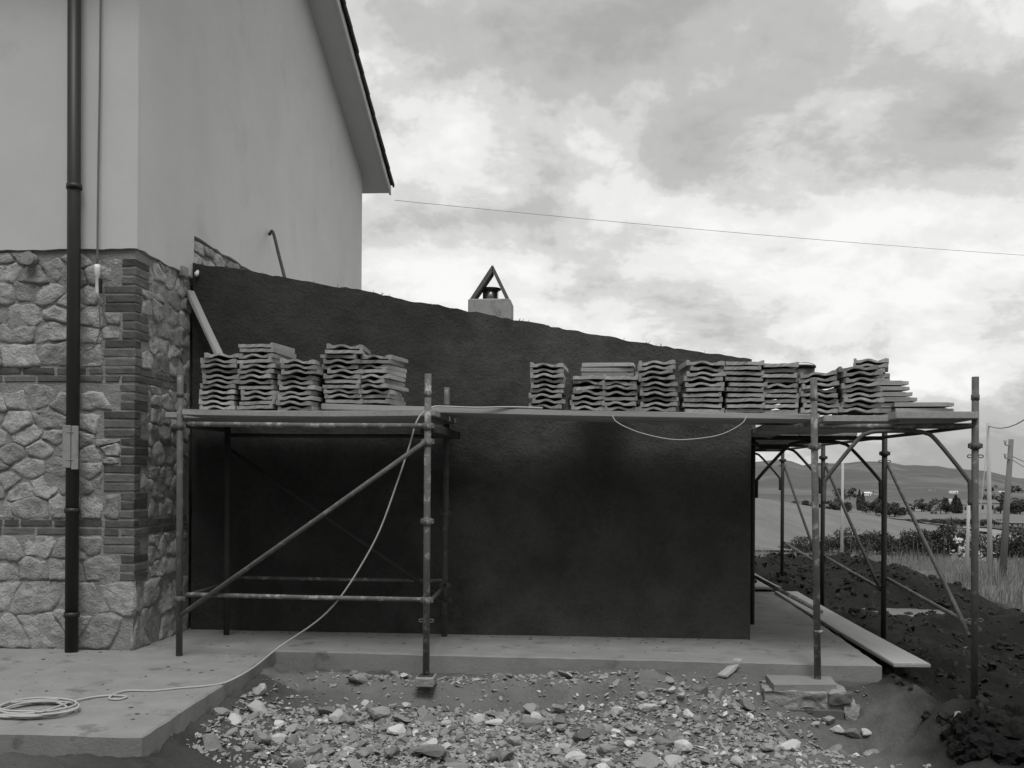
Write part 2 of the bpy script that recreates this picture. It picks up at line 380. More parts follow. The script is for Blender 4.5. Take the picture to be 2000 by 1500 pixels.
# hills
def crest(t):
    px = 1150 + t * 2000
    y = np.interp(px, [-3000, 0, 900, 1300, 1465, 1500, 1525, 1562, 1590, 1640, 1700, 1760, 1800, 1850, 1900, 1950, 2000, 2300, 3200, 6000],
                  [905, 890, 900, 912, 907, 902, 900, 910, 904, 905, 901, 908, 909, 917, 923, 930, 938, 948, 930, 915])
    return EYE + (HOR_Y + 0.0061 * (px - 1000) - y) / 2000 * 2600 + 6 * fbm(t * 60, t * 0, 3, 77)
ts = np.linspace(-2.2, 2.2, 420); yy = np.linspace(900, 3000, 46)
TT, YY = np.meshgrid(ts, yy)
hill_u = sstep(950, 2600, YY); base = terrain(TT * YY, YY) - 2.5 * (1 - sstep(900, 1050, YY))
HZ = base * (1 - hill_u) + (crest(TT) + 14 * fbm(TT * 18, YY * 0.006, 4, 70) * (1 - gauss(YY, 2600, 160))) * hill_u
HZ = np.where(YY > 2600, crest(TT) - (YY - 2600) * 0.25, HZ)
me = bpy.data.meshes.new('hills'); co = np.stack([TT * YY, YY, HZ], -1).reshape(-1, 3); n, k = TT.shape
idx = np.arange(n * k).reshape(n, k); q = np.stack([idx[:-1, :-1], idx[:-1, 1:], idx[1:, 1:], idx[1:, :-1]], -1).reshape(-1, 4)
me.from_pydata(co.tolist(), [], q.tolist()); me.polygons.foreach_set('use_smooth', [True] * len(q)); me.materials.append(M_HILL); me.update()
link('hills', me, (0, 0, 0), kind='structure')

# concrete path: L-shaped slab with a worn edge
def rough_edge(poly, step=0.09, amp=0.004):
    out = []
    for i, p in enumerate(poly):
        q = poly[(i + 1) % len(poly)]; d = Vector((q[0] - p[0], q[1] - p[1])); n = max(1, int(d.length / step)); nn = Vector((d.y, -d.x)).normalized()
        for j in range(n):
            t = j / n; w = 0 if j == 0 else random.uniform(-amp, amp)
            out.append((p[0] + d.x * t + nn.x * w, p[1] + d.y * t + nn.y * w))
    return out
sp = rough_edge(SLAB); m = MB()
nn = len(sp)
cen = Vector((-3.5, 9.5))
def ins(p, d):
    v = Vector(p) - cen
    return (p[0], p[1])
top_in = []
for i in range(nn):
    a = Vector(sp[i - 1]); b = Vector(sp[(i + 1) % nn]); t = (b - a).normalized(); nrm = Vector((-t.y, t.x))
    top_in.append((sp[i][0] + nrm.x * 0.012, sp[i][1] + nrm.y * 0.012))
vs = [(x, y, -0.008 + random.uniform(-.003, .002)) for x, y in sp] + [(x, y, 0) for x, y in top_in] + [(x, y, -0.135 + 0.05 * random.uniform(-.5, .5)) for x, y in sp]
vs += [(x + (tx - x) * 4, y + (ty - y) * 4, -0.4) for (x, y), (tx, ty) in zip(sp, top_in)]
fs = [tuple(range(nn, 2 * nn))]
for i in range(nn):
    j = (i + 1) % nn
    fs += [(i, j, nn + j, nn + i), (2 * nn + i, 2 * nn + j, j, i), (3 * nn + i, 3 * nn + j, 2 * nn + j, 2 * nn + i)]
m.add(vs, fs); m.build('concrete_path', M_CONC, kind='structure')

# ------------------------------------------------------------------ the house
house = thing('stone_house', (XH, YH, 0), 'tall pale plastered house on a base of rubble stone and brick', 'house')
ZS, ZE, SL = 2.965, 5.64, 0.415                              # top of the stone base, eaves, roof slope
YM = (YH + YB) / 2; ZR = ZE + SL * (YM - YH)
XL = XH - 3.3; TH = 0.045
core = [(YH + TH, -0.05), (YB - TH, -0.05), (YB - TH, ZE - 0.02), (YM, ZR - 0.02), (YH + TH, ZE - 0.02)]
MB().prism([(XH - TH, y, z) for y, z in core], (XL - XH + TH, 0, 0)).build('core_wall', M_MORTAR, house)
def jag(a, b, n, amp):
    a = Vector(a); b = Vector(b); d = b - a; nr = Vector((-d.y, d.x)).normalized()
    return [tuple(a + d * (i / n) + nr * random.uniform(-amp, amp)) for i in range(1, n)]
NY = YA + 0.02
pf = [(XL, ZS)] + jag((XL, ZS), (XH, ZS), 50, 0.006) + [(XH, ZS), (XH, ZE), (XL, ZE)]
plaster = MB().prism([(x, YH, z) for x, z in pf], (0, TH - 0.002, 0))
pg = [(YH + TH, ZS)] + jag((YH + TH, ZS), (NY, ZS - 0.02), 12, 0.012) + [(NY, ZS - 0.02), (NY + 0.01, 3.31)] + jag((NY + 0.01, 3.31), (11.2, 3.30), 26, 0.014) + [(11.2, 3.30), (11.25, 2.4), (YB, 2.4), (YB, ZE), (YM, ZR), (YH + TH, ZE)]
plaster.prism([(XH, y, z) for y, z in pg], (-TH + 0.002, 0, 0))
plaster.box((XL, YB - TH, 2.4), (XH - TH, YB, ZE))
plaster.build('plaster_wall', M_PLASTER, house)

# rubble stones and bricks
base_f = None
def clip(poly, nx, ny, d):                                   # keep nx*x+ny*y <= d
    out = []
    for i in range(len(poly)):
        p, q = poly[i - 1], poly[i]; sp_, sq = nx * p[0] + ny * p[1] - d, nx * q[0] + ny * q[1] - d
        if (sp_ <= 0) != (sq <= 0):
            t = sp_ / (sp_ - sq); out.append((p[0] + (q[0] - p[0]) * t, p[1] + (q[1] - p[1]) * t))
        if sq <= 0: out.append(q)
    return out
def area(p): return 0.5 * abs(sum(p[i - 1][0] * p[i][1] - p[i][0] * p[i - 1][1] for i in range(len(p)))) if len(p) > 2 else 0
def rubble_cells(u0, u1, v0, v1, w=0.25, h=0.155, gap=0.006, an=1.5):
    seeds = []; v = v0
    while v < v1:
        hh = h * random.uniform(0.7, 1.35); u = u0 - random.uniform(0, w)
        while u < u1 + w:
            ww = w * random.uniform(0.35, 1.6); seeds.append((u + ww / 2, v + hh / 2 + random.uniform(-.3, .3) * hh)); u += ww
        v += hh
    cells = []
    for i, (a, b) in enumerate(seeds):
        if not (u0 < a < u1 and v0 < b < v1): continue
        poly = [(u0, v0), (u1, v0), (u1, v1), (u0, v1)]
        for j, (c, d) in enumerate(seeds):
            if i == j or abs(c - a) > 1.0 or abs(d - b) > 0.6: continue
            nx, ny = (c - a), (d - b) * an * an
            l = math.hypot(nx, ny); mx, my = (a + c) / 2, (b + d) / 2
            poly = clip(poly, nx / l, ny / l, (nx * mx + ny * my) / l - gap * random.uniform(0.15, 1.5))
            if len(poly) < 3: break
        if area(poly) > 0.0022: cells.append(poly)
    return cells
def stone_mesh(poly, place, proud):
    pts = []
    for i in range(len(poly)):                               # subdivide, roughen and round the outline
        p, q = poly[i - 1], poly[i]; L_ = math.hypot(q[0] - p[0], q[1] - p[1]); n = max(1, int(L_ / 0.03))
        for k in range(n): pts.append((p[0] + (q[0] - p[0]) * k / n, p[1] + (q[1] - p[1]) * k / n))
    so = random.uniform(0, 99)
    pts = [(x + .015 * mnoise.noise(Vector((x * 11, y * 11, so))) + random.uniform(-.004, .004), y + .018 * mnoise.noise(Vector((x * 11, y * 11, so + 40))) + random.uniform(-.004, .004)) for x, y in pts]
    if len(pts) < 4: return None
    cu = sum(p[0] for p in pts) / len(pts); cv = sum(p[1] for p in pts) / len(pts); n = len(pts); vs = []
    tu, tv = random.uniform(-.07, .07), random.uniform(-.10, .05); sd_ = random.uniform(0, 99)
    rings = ((1.07, -0.014), (0.985, proud * 0.35), (0.90, proud * 0.9), (0.68, proud), (0.40, proud * 1.0))
    for sc, d in rings:
        for p in pts:
            u, v = cu + (p[0] - cu) * sc, cv + (p[1] - cv) * sc
            vs.append(place(u, v, d if d < 0 else d + tu * (u - cu) + tv * (v - cv) + 0.016 * mnoise.noise(Vector((u * 9, v * 11, sd_))) + 0.010 * mnoise.noise(Vector((u * 27, v * 30, sd_)))))
    vs.append(place(cu, cv, proud * 1.02 + 0.013 * mnoise.noise(Vector((cu * 9, cv * 11, sd_))))); fs = []; nr = len(rings)
    for r in range(nr - 1):
        for k in range(n): k2 = (k + 1) % n; fs.append((r * n + k, r * n + k2, (r + 1) * n + k2, (r + 1) * n + k))
    for k in range(n): fs.append(((nr - 1) * n + k, (nr - 1) * n + (k + 1) % n, nr * n))
    mb = MB(); mb.add(vs, fs, True); return mb
front_base = MB().box((XL + 0.02, YH + 0.024, 0.0), (XH - 0.024, YH + TH + 0.06, ZS)).build('stone_base', M_MORTAR, house)
gable_base = MB().box((XH - TH - 0.06, YH + TH + 0.062, 0.0), (XH - 0.026, NY, ZS)).build('stone_base', M_MORTAR, house)
place_f = lambda u, v, d: (XH - u, YH + 0.024 - d, v)          # u measured leftwards from the corner
place_g = lambda u, v, d: (XH - 0.026 + d, YH + u, v)          # u measured back from the corner
CH = 0.0668
bands = [(0.842, 0.967), (1.978, 2.094)]
courses = []                                                 # (z, front length, gable length)
def stack(z, n, kind):
    for i in range(n): courses.append((z + i * CH, kind))
blocks = []
z = bands[1][1] + 0.004
for kind in 'LSLS': blocks.append((z, 3, kind)); z += 3 * CH
blocks.append((z, 1, 'L'))
z = bands[0][1] + 0.004
for kind in 'SLSLS': blocks.append((z, 3, kind)); z += 3 * CH
blocks.append((bands[0][0] - 2 * CH, 2, 'L')); blocks.append((bands[0][0] - 5 * CH, 3, 'S'))
for zb, n, kind in blocks:
    for i in range(n):
        lf, lg = (0.255, 0.125) if kind == 'L' else (0.125, 0.255)
        lf += random.uniform(-.008, .008); lg += random.uniform(-.01, .01)
        zz_ = zb + i * CH; mb = MB(); e = random.uniform(-.003, .003)
        if zz_ + CH > ZS: continue
        mb.box((XH - lf, YH + 0.018 + e, zz_ + 0.006), (XH - 0.018 + e, YH + lg, zz_ + CH - 0.006), None, 0.005)
        mb.worn(.0035).build('brick', M_BRICK, front_base)
for zb0, zb1 in bands:
    hh = (zb1 - zb0) / 2
    for r in range(2):
        u = 0.0
        while u < 3.2:                                       # front string course; the first brick turns the corner
            L_ = random.choice((0.25, 0.24, 0.25, 0.12)) if u else (0.25 if r else 0.125)
            mb = MB(); e = random.uniform(-.003, .004)
            mb.box((XH - u - L_ + 0.006, YH + 0.017 + e, zb0 + r * hh + 0.006), (XH - u - (0.006 if u else 0.018 - e), YH + (0.09 if u else (0.125 if r else 0.25)), zb0 + (r + 1) * hh - 0.006), None, 0.005)
            mb.worn(.0035).build('brick', M_BRICK, front_base); u += L_ + 0.008
        u = 0.13 if r else 0.258
        while u < 1.02:
            L_ = min(random.choice((0.25, 0.24, 0.12)), 1.05 - u); e = random.uniform(-.003, .004)
            if L_ > 0.05: MB().box((XH - 0.1, YH + u + 0.006, zb0 + r * hh + 0.006), (XH - 0.019 + e, YH + u + L_ - 0.002, zb0 + (r + 1) * hh - 0.006), None, 0.005).worn(.0035).build('brick', M_BRICK, gable_base)
            u += L_ + 0.008
def fill(base_obj, place, umax, front):
    zones = [(0.0, 0.842 - 5 * CH, 0.02, 1), (0.842 - 5 * CH, 0.842, None, 1), (0.967, 1.978, None, 1), (2.094, ZS - 0.008, None, 1)]
    for z0, z1, u0, _ in zones:
        us = 0.135 if u0 is None else u0
        big_ = z0 < 0.5
        for poly in rubble_cells(us, umax, z0 + 0.004, z1 - 0.004, 0.30 if big_ else 0.22, 0.22 if z0 == 0.0 else (0.16 if big_ else 0.135)):
            for zb, n, kind in blocks:
                long_ = (kind == 'L') == front
                if not long_: continue
                b0, b1 = zb - 0.008, zb + n * CH + 0.004
                vsn = [p[1] for p in poly]; usn = [p[0] for p in poly]
                if not poly or min(usn) > 0.272 or max(vsn) < b0 or min(vsn) > b1: continue
                opts = [clip(poly, -1, 0, -0.272), clip(poly, 0, 1, b0), clip(poly, 0, -1, -b1)]
                poly = max(opts, key=area)
                if area(poly) < 0.0022: poly = []; break
            if len(poly) < 3: continue
            mb = stone_mesh(poly, place, random.uniform(0.003, 0.017) * (1.15 if big_ else 1))
            if mb: mb.build('stone', M_STONE, base_obj)
fill(front_base, place_f, 3.2, True)
fill(gable_base, place_g, NY - YH - 0.02, False)
# bare masonry strip on the gable above the annex
strip = MB().box((XH - TH - 0.05, NY, 2.5), (XH - TH + 0.013, 11.2, 3.3)).build('bare_masonry', M_MORTAR, house)
for poly in rubble_cells(NY - YH + 0.02, 11.15 - YH, 2.9, 3.29, 0.34, 0.085, 0.012, 2.2):
    mb = stone_mesh(poly, place_g, random.uniform(0.012, 0.03))
    if mb: mb.build('stone', M_STONE, strip)
# roof
OX, OY = 0.33, 0.36
def zroof(y): return ZE + SL * ((YM - YH) - abs(y - YM))
roof = None
ys_ = [YH - OY, YM, YB + OY]
zu = [zroof(y) for y in ys_]
poly = [(ys_[0], zu[0]), (ys_[1], zu[1]), (ys_[2], zu[2]), (ys_[2], zu[2] + 0.07), (ys_[1], zu[1] + 0.07), (ys_[0], zu[0] + 0.07)]
roof = MB().prism([(XH + OX, y, z + 0.002) for y, z in poly], (XL - XH - 2 * OX, 0, 0)).build('roof', M_SOFFIT, house)
poly = [(ys_[0], zu[0] - 0.03), (ys_[1], zu[1] - 0.03), (ys_[2], zu[2] - 0.03), (ys_[2], zu[2] + 0.085), (ys_[1], zu[1] + 0.085), (ys_[0], zu[0] + 0.085)]
MB().prism([(XH + OX + 0.028, y, z) for y, z in poly], (-0.026, 0, 0)).build('fascia_board', M_PLASTER, roof)
poly = [(ys_[0], zu[0] + 0.075), (ys_[1], zu[1] + 0.075), (ys_[2], zu[2] + 0.075), (ys_[2], zu[2] + 0.10), (ys_[1], zu[1] + 0.10), (ys_[0], zu[0] + 0.10)]
MB().prism([(XH + OX - 0.01, y, z) for y, z in poly], (XL - XH - 2 * OX + 0.02, 0, 0)).build('roof_covering', M_ROOFT, roof)
ang = math.atan(SL)
tb = MB()                                                    # a rake tile: flat tray with a turned-down rim
tb.box((-0.14, -0.21, 0.0), (0.05, 0.21, 0.022), None, 0.004); tb.box((0.048, -0.21, -0.035), (0.075, 0.21, 0.024), None, 0.005)
tme = tb.mesh('roof_tile', M_ROOFT, Vector((0, 0, 0)))
for side in (1, -1):
    k = 0
    while True:
        yy_ = (YB + OY - 0.17) - k * 0.345 if side == 1 else (YH - OY + 0.17) + k * 0.345
        if (side == 1 and yy_ < YM + 0.1) or (side == -1 and yy_ > YM - 0.1): break
        o = link('roof_tile', tme, (XH + OX + random.uniform(-.006, .006), yy_, zroof(yy_) + 0.118), roof)
        o.rotation_euler = (-side * (ang - 0.055) + random.uniform(-.01, .01), 0, 0); k += 1
for k in range(9):                                           # last course along the back eaves, seen on end
    o = link('roof_tile', tme, (XH + 0.05 - k * 0.22, YB + OY - 0.16, zroof(YB + OY - 0.16) + 0.11), roof); o.rotation_euler = (-(ang - 0.055), 0, 0)

# downpipe with its guard
dp = PY(140, 1200, YH - 0.075)
pipe = MB().tube([(dp.x, YH - 0.075, 0.0), (dp.x, YH - 0.075, 2.9), (dp.x - 0.012, YH - 0.075, ZE - 0.1)], 0.047, 20).build('downpipe', M_PIPE, house)
for py_ in (365, 997, 1200):
    zc = PY(140, py_, YH - 0.075).z
    MB().tube([(dp.x, YH - 0.075, zc - 0.018), (dp.x, YH - 0.075, zc + 0.018)], 0.056, 20).tube([(dp.x - .03, YH - 0.05, zc), (dp.x - .03, YH + 0.05, zc)], 0.009, 8).build('collar', M_PIPE, pipe)
zg0, zg1 = PY(140, 917, YH - 0.1).z, PY(140, 831, YH - 0.1).z
g = MB()
gx0 = dp.x
g.box((gx0 - 0.047, YH - 0.137, zg0 + 0.012), (gx0 + 0.014, YH - 0.124, zg1), None, 0.003)
g.box((gx0 + 0.018, YH - 0.134, zg0), (gx0 + 0.070, YH - 0.120, zg1 - 0.004), None, 0.003)
g.build('guard_slat', M_CHIM, pipe, label='pale slats tied round the downpipe')
ty = MB()
for zt_ in (zg0 + 0.07, zg1 - 0.05): ty.tube([(gx0 + 0.076 * math.cos(a) + .008, YH - 0.075 + 0.064 * math.sin(a), zt_) for a in [i * 2 * math.pi / 24 for i in range(25)]], 0.0025, 6, False)
ty.build('tie_wire', M_WIRE, pipe)
vp = PY(62, 507, YH)                                         # vent stub in the stonework
MB().tube([(vp.x, YH + 0.05, vp.z), (vp.x, YH - 0.05, vp.z)], 0.045, 20).tube([(vp.x, YH - 0.05, vp.z), (vp.x, YH - 0.058, vp.z)], 0.049, 20).build('vent_stub', M_CHIM, house)
jb = PX(357, 530, XH)                                        # small lump of mortar and lamp socket at the plaster edge
MB().box((XH - 0.03, jb.y - 0.05, jb.z - 0.05), (XH + 0.03, jb.y + 0.06, jb.z + 0.045), None, 0.012).build('mortar_lump', M_CHIM, house)
lb = PY(384, 535, YA - 0.03)
MB().tube([lb + Vector((0, .03, .03)), lb, lb + Vector((0, -.01, -.02))], [0.012, 0.02, 0.008], 12).build('lamp_socket', M_WHITE, house)

# ------------------------------------------------------------------ the annex
annex = thing('annex', ((XH + XR) / 2, YA, 0), 'low lean-to annex rendered in dark rough mortar, with sloping wall top', 'annex')
xs_ = np.linspace(XH + 0.002, XR, 90)
WT = [PY(a, b, YA) for a, b in ((372, 512), (400, 517), (480, 527), (560, 543), (700, 566), (800, 586), (913, 608), (1000, 623), (1100, 643), (1200, 660), (1300, 677), (1400, 691), (1470, 701))]
def wtop(x):
    return np.interp(x, [p.x for p in WT], [p.z for p in WT])
tops = [(x, float(wtop(x)) + 0.010 * float(fbm(x * 9, 0.3, 3, 91)) + 0.008 * random.uniform(-1, 1)) for x in xs_]
nx_, nz_ = 150, 90
X, V = np.meshgrid(np.linspace(XH + 0.002, XR, nx_), np.linspace(0, 1, nz_))
tp = np.interp(X, [t[0] for t in tops], [t[1] for t in tops]); Zg = V * tp
Yg = YA + 0.016 * fbm(X * 2.2, Zg * 2.2, 4, 95) + 0.006 * fbm(X * 9, Zg * 9, 3, 97)
gv = np.stack([X, Yg, Zg], -1).reshape(-1, 3).tolist(); idx = np.arange(nx_ * nz_).reshape(nz_, nx_)
qs = np.stack([idx[:-1, :-1], idx[:-1, 1:], idx[1:, 1:], idx[1:, :-1]], -1).reshape(-1, 4).tolist()
aw = MB(); aw.add(gv, [tuple(f) for f in qs], True)
o0 = nx_ * nz_; bv = []
for k in range(nx_): bv.append((float(X[-1, k]), YA + 0.28, float(tp[-1, k]) + 0.004 * random.uniform(-1, 1)))
aw.add([gv[(nz_ - 1) * nx_ + k] for k in range(nx_)] + bv, [(k, k + 1, nx_ + k + 1, nx_ + k) for k in range(nx_ - 1)])
aw.add([gv[r * nx_ + nx_ - 1] for r in range(nz_)] + [(XR, YA + 0.28, float(Zg[r, -1])) for r in range(nz_)], [(r, r + 1, nz_ + r + 1, nz_ + r) for r in range(nz_ - 1)])
aw.add([(XH + .002, YA + 0.28, 0), (XR, YA + 0.28, 0)] + bv, [tuple([0, 1] + [2 + k for k in range(nx_ - 1, -1, -1)])])
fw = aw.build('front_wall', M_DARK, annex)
co_ = np.array([v[:] for v in aw.v]); shade_blotch = 1 - sstep(-0.45, 0.45, co_[:, 0] + 1.05 + 1.1 * fbm(co_[:, 0] * 1.3 + 5, co_[:, 2] * 1.3, 5, 140, 0.6))  # recess shade painted into the render tone towards the house end, plus blotches
shade_blotch = np.clip(shade_blotch + 0.35 * sstep(0.10, 0.40, fbm(co_[:, 0] * 5, co_[:, 2] * 5 + 9, 5, 150, 0.65)), 0, 1)
at = fw.data.attributes.new('tone', 'FLOAT', 'POINT'); at.data.foreach_set('value', (0.086 * (1 - 0.36 * shade_blotch)).astype(np.float32))
YAB = 12.9
MB().prism([(XR - 0.28, YA + 0.281, 0), (XR, YA + 0.281, 0), (XR, YA + 0.281, 2.12), (XR - 0.28, YA + 0.281, 2.16)], (0, YAB - YA - 0.281, 0)).build('side_wall', M_DARKP, annex)
MB().prism([(XH + .002, YAB, 0), (XR - .281, YAB, 0), (XR - .281, YAB, 2.15), (XH + .002, YAB, 2.9)], (0, -0.25, 0)).build('back_wall', M_DARKP, annex)
aroof = MB().prism([(XH + .002, YA + .282, 2.90), (XR - .281, YA + .282, 2.17), (XR - .281, YA + .282, 2.28), (XH + .002, YA + .282, 3.01)], (0, YAB - YA - 0.3, 0)).build('roof_slab', M_CONC2, annex)
wsp = MB()                                                   # ends of the reinforcing mesh along the wall top
for k in range(26):
    x = random.uniform(XH + 0.4, XR - 0.3); z = float(wtop(x))
    p = Vector((x, YA + 0.03, z - 0.01)); q = p + Vector((random.uniform(-.02, .035), -.01, random.uniform(.015, .032)))
    wsp.tube([p, (p + q) / 2 + Vector((.006, 0, .004)), q], 0.0018, 5)
wsp.build('mesh_ends', M_POLE3, annex, kind='stuff')
# chimney on the annex
YC = 10.3
cb = PY(955, 583, YC); cl = PY(914, 583, YC).x; cr = PY(997, 583, YC).x; ztop = cb.z; capz = PY(960, 516, YC).z
CW = cr - cl; xm = PY(961, 583, YC).x
chim = MB().box((cl, YC, 2.2), (cr, YC + CW, ztop), None, 0.012).build('chimney', M_CHIM, annex)
for s_ in (-1, 1):
    bx_ = cl + 0.01 if s_ < 0 else cr - 0.01
    a = Vector((bx_, 0, ztop - 0.005)); b = Vector((xm + (0.004 * s_), 0, capz)); d = (b - a); nrm = Vector((-d.z, 0, d.x)).normalized() * (0.05 if s_ < 0 else -0.05)
    sec = [a, b, b + Vector((0, 0, -0.075)), a + Vector((-s_ * 0.042, 0, 0))]
    MB().prism([(p.x, YC + 0.03, p.z) for p in sec], (0, 0.20, 0)).build('cap_slab', M_CLAY, chim)
fl = MB(); fc = Vector((PY(958, 583, YC + CW / 2).x, YC + CW / 2, ztop))
fz = CW / 85
fl.tube([fc + Vector((0, 0, -.02)), fc + Vector((0, 0, 24 * fz)), ], 16 * fz, 24)
flue = fl.build('flue_pipe', M_STEEL, chim)
MB().tube([fc + Vector((0, 0, 22 * fz)), fc + Vector((0, 0, 23.5 * fz)), fc + Vector((0, 0, 26 * fz)), fc + Vector((0, 0, 27.5 * fz))], [16 * fz, 20 * fz, 22 * fz, 20 * fz], 24).build('flue_rim', M_PIPE, chim)

# ------------------------------------------------------------------ scaffolds
PR = 0.0235
def coupler(parent, p, m=M_POLE, horiz=True):
    mb = MB(); p = Vector(p)
    mb.tube([p + Vector((0, 0, -.022)), p + Vector((0, 0, .022))], PR + 0.009, 14)
    mb.box((p.x - 0.045, p.y - 0.012, p.z - 0.016), (p.x - 0.028, p.y + 0.012, p.z + 0.016), None, 0.003)
    mb.box((p.x + 0.028, p.y - 0.012, p.z - 0.016), (p.x + 0.047, p.y + 0.012, p.z + 0.016), None, 0.003)
    return mb.build('coupler', m, parent)
def loop_lug(parent, p, m):
    p = Vector(p); mb = None
    for s_ in (-1, 1):
        mb = MB(); pts = [p + Vector((s_ * (PR + 0.012 + 0.014 * math.cos(a) * 1.2), -.004, 0.010 * math.sin(a))) for a in [i * 2 * math.pi / 12 for i in range(13)]]
        mb.tube(pts, 0.004, 6, False).build('lug', m, parent)

# left scaffold: two frames standing edge-on, ledgers and diagonals between them
sc1 = thing('scaffold', PZ(600, 1290, 0), 'steel tube scaffold bay with crossed diagonals before the black recess beside the stone wall', 'scaffold', 'scaffolds round the annex')
pL = PZ(350, 1281, 0); pM = PZ(832, 1328, -0.10); pMr = PZ(868, 1243, 0); pLr = Vector((pL.x, pMr.y - 0.12, 0))
YF = pL.y; 
tL = PY(352, 733, pL.y); tM = PY(836, 730, pM.y); tMr = PY(873, 757, pMr.y)
def pole(parent, a, b, m=M_POLE, collar=True):
    o = MB().tube([a, a + (b - a) * 0.5, b], PR, 14).build('pole', m, parent)
    if collar: MB().tube([b + (a - b).normalized() * 0.12, b + (a - b).normalized() * 0.155], PR + 0.004, 14).build('socket', m, o)
    return o
pole(sc1, pL, tL, M_POLE); pole(sc1, pM + Vector((0, 0, .045)), tM, M_POLE2); pole(sc1, pMr, tMr, M_POLE); pole(sc1, pLr, Vector((pLr.x, pLr.y, 1.70)), M_DARKP, False)
def at_pole(a, b, z): t = (z - a.z) / (b.z - a.z); return a + (b - a) * t
def rail(parent, a, b, r=0.017, m=M_POLE, name='ledger'):
    a = Vector(a); b = Vector(b); return MB().tube([a, (a + b) / 2 + Vector((0, 0, -0.003)), b], r, 12).build(name, m, parent)
yz = pL.y
rail(sc1, PY(368, 828, yz), PY(828, 832, pM.y), 0.018, M_POLE2)
rail(sc1, PY(366, 1161, yz), PY(824, 1171, pM.y), 0.016, M_POLE2)
rail(sc1, PY(466, 1128, pMr.y), PY(866, 1134, pMr.y), 0.014, M_POLE2)
rail(sc1, PY(445, 850, pMr.y - .02), PY(870, 852, pMr.y - .02), 0.016, M_POLE3)
rail(sc1, PY(355, 1200, yz - 0.03), PY(832, 862, pM.y - 0.03), 0.017, M_POLE, 'diagonal_brace')
rail(sc1, PY(452, 880, pMr.y - 0.03), PY(874, 1175, pMr.y - 0.03), 0.015, M_POLE3, 'diagonal_brace')
for xa, pa, ta, pb in ((pL.x, pL, tL, pLr), (pM.x, pM, tM, pMr)):     # transoms of the edge-on frames
    for z_ in (1.66, 0.42): rail(sc1, (xa + .005, pa.y + .02, z_), (pb.x + .005, pb.y - .02, z_), 0.016, M_POLE3, 'transom')
MB().box((pM.x - .06, pM.y + 0.03, 1.60), (pM.x + .075, pMr.y - .03, 1.655), None, .004).build('bracket_arm', M_POLE3, sc1)
for py_ in (832, 863, 1018, 1172): coupler(sc1, at_pole(pM, tM, PY(832, py_, pM.y).z), M_POLE2)
for py_ in (832, 1170): coupler(sc1, at_pole(pL, tL, PY(352, py_, pL.y).z), M_POLE)
for py_ in (850, 1003, 1143): coupler(sc1, at_pole(pMr, tMr, PY(868, py_, pMr.y).z), M_POLE)
loop_lug(sc1, at_pole(pM, tM, PY(832, 1212, pM.y).z), M_POLE2); loop_lug(sc1, at_pole(pMr, tMr, PY(868, 1172, pMr.y).z), M_POLE)
MB().tube([pM + Vector((0, 0, .035)), pM + Vector((0, 0, .11))], 0.014, 10).box((pM.x - .05, pM.y - .05, pM.z + .030), (pM.x + .05, pM.y + .05, pM.z + .036)).build('base_jack', M_POLE3, sc1)

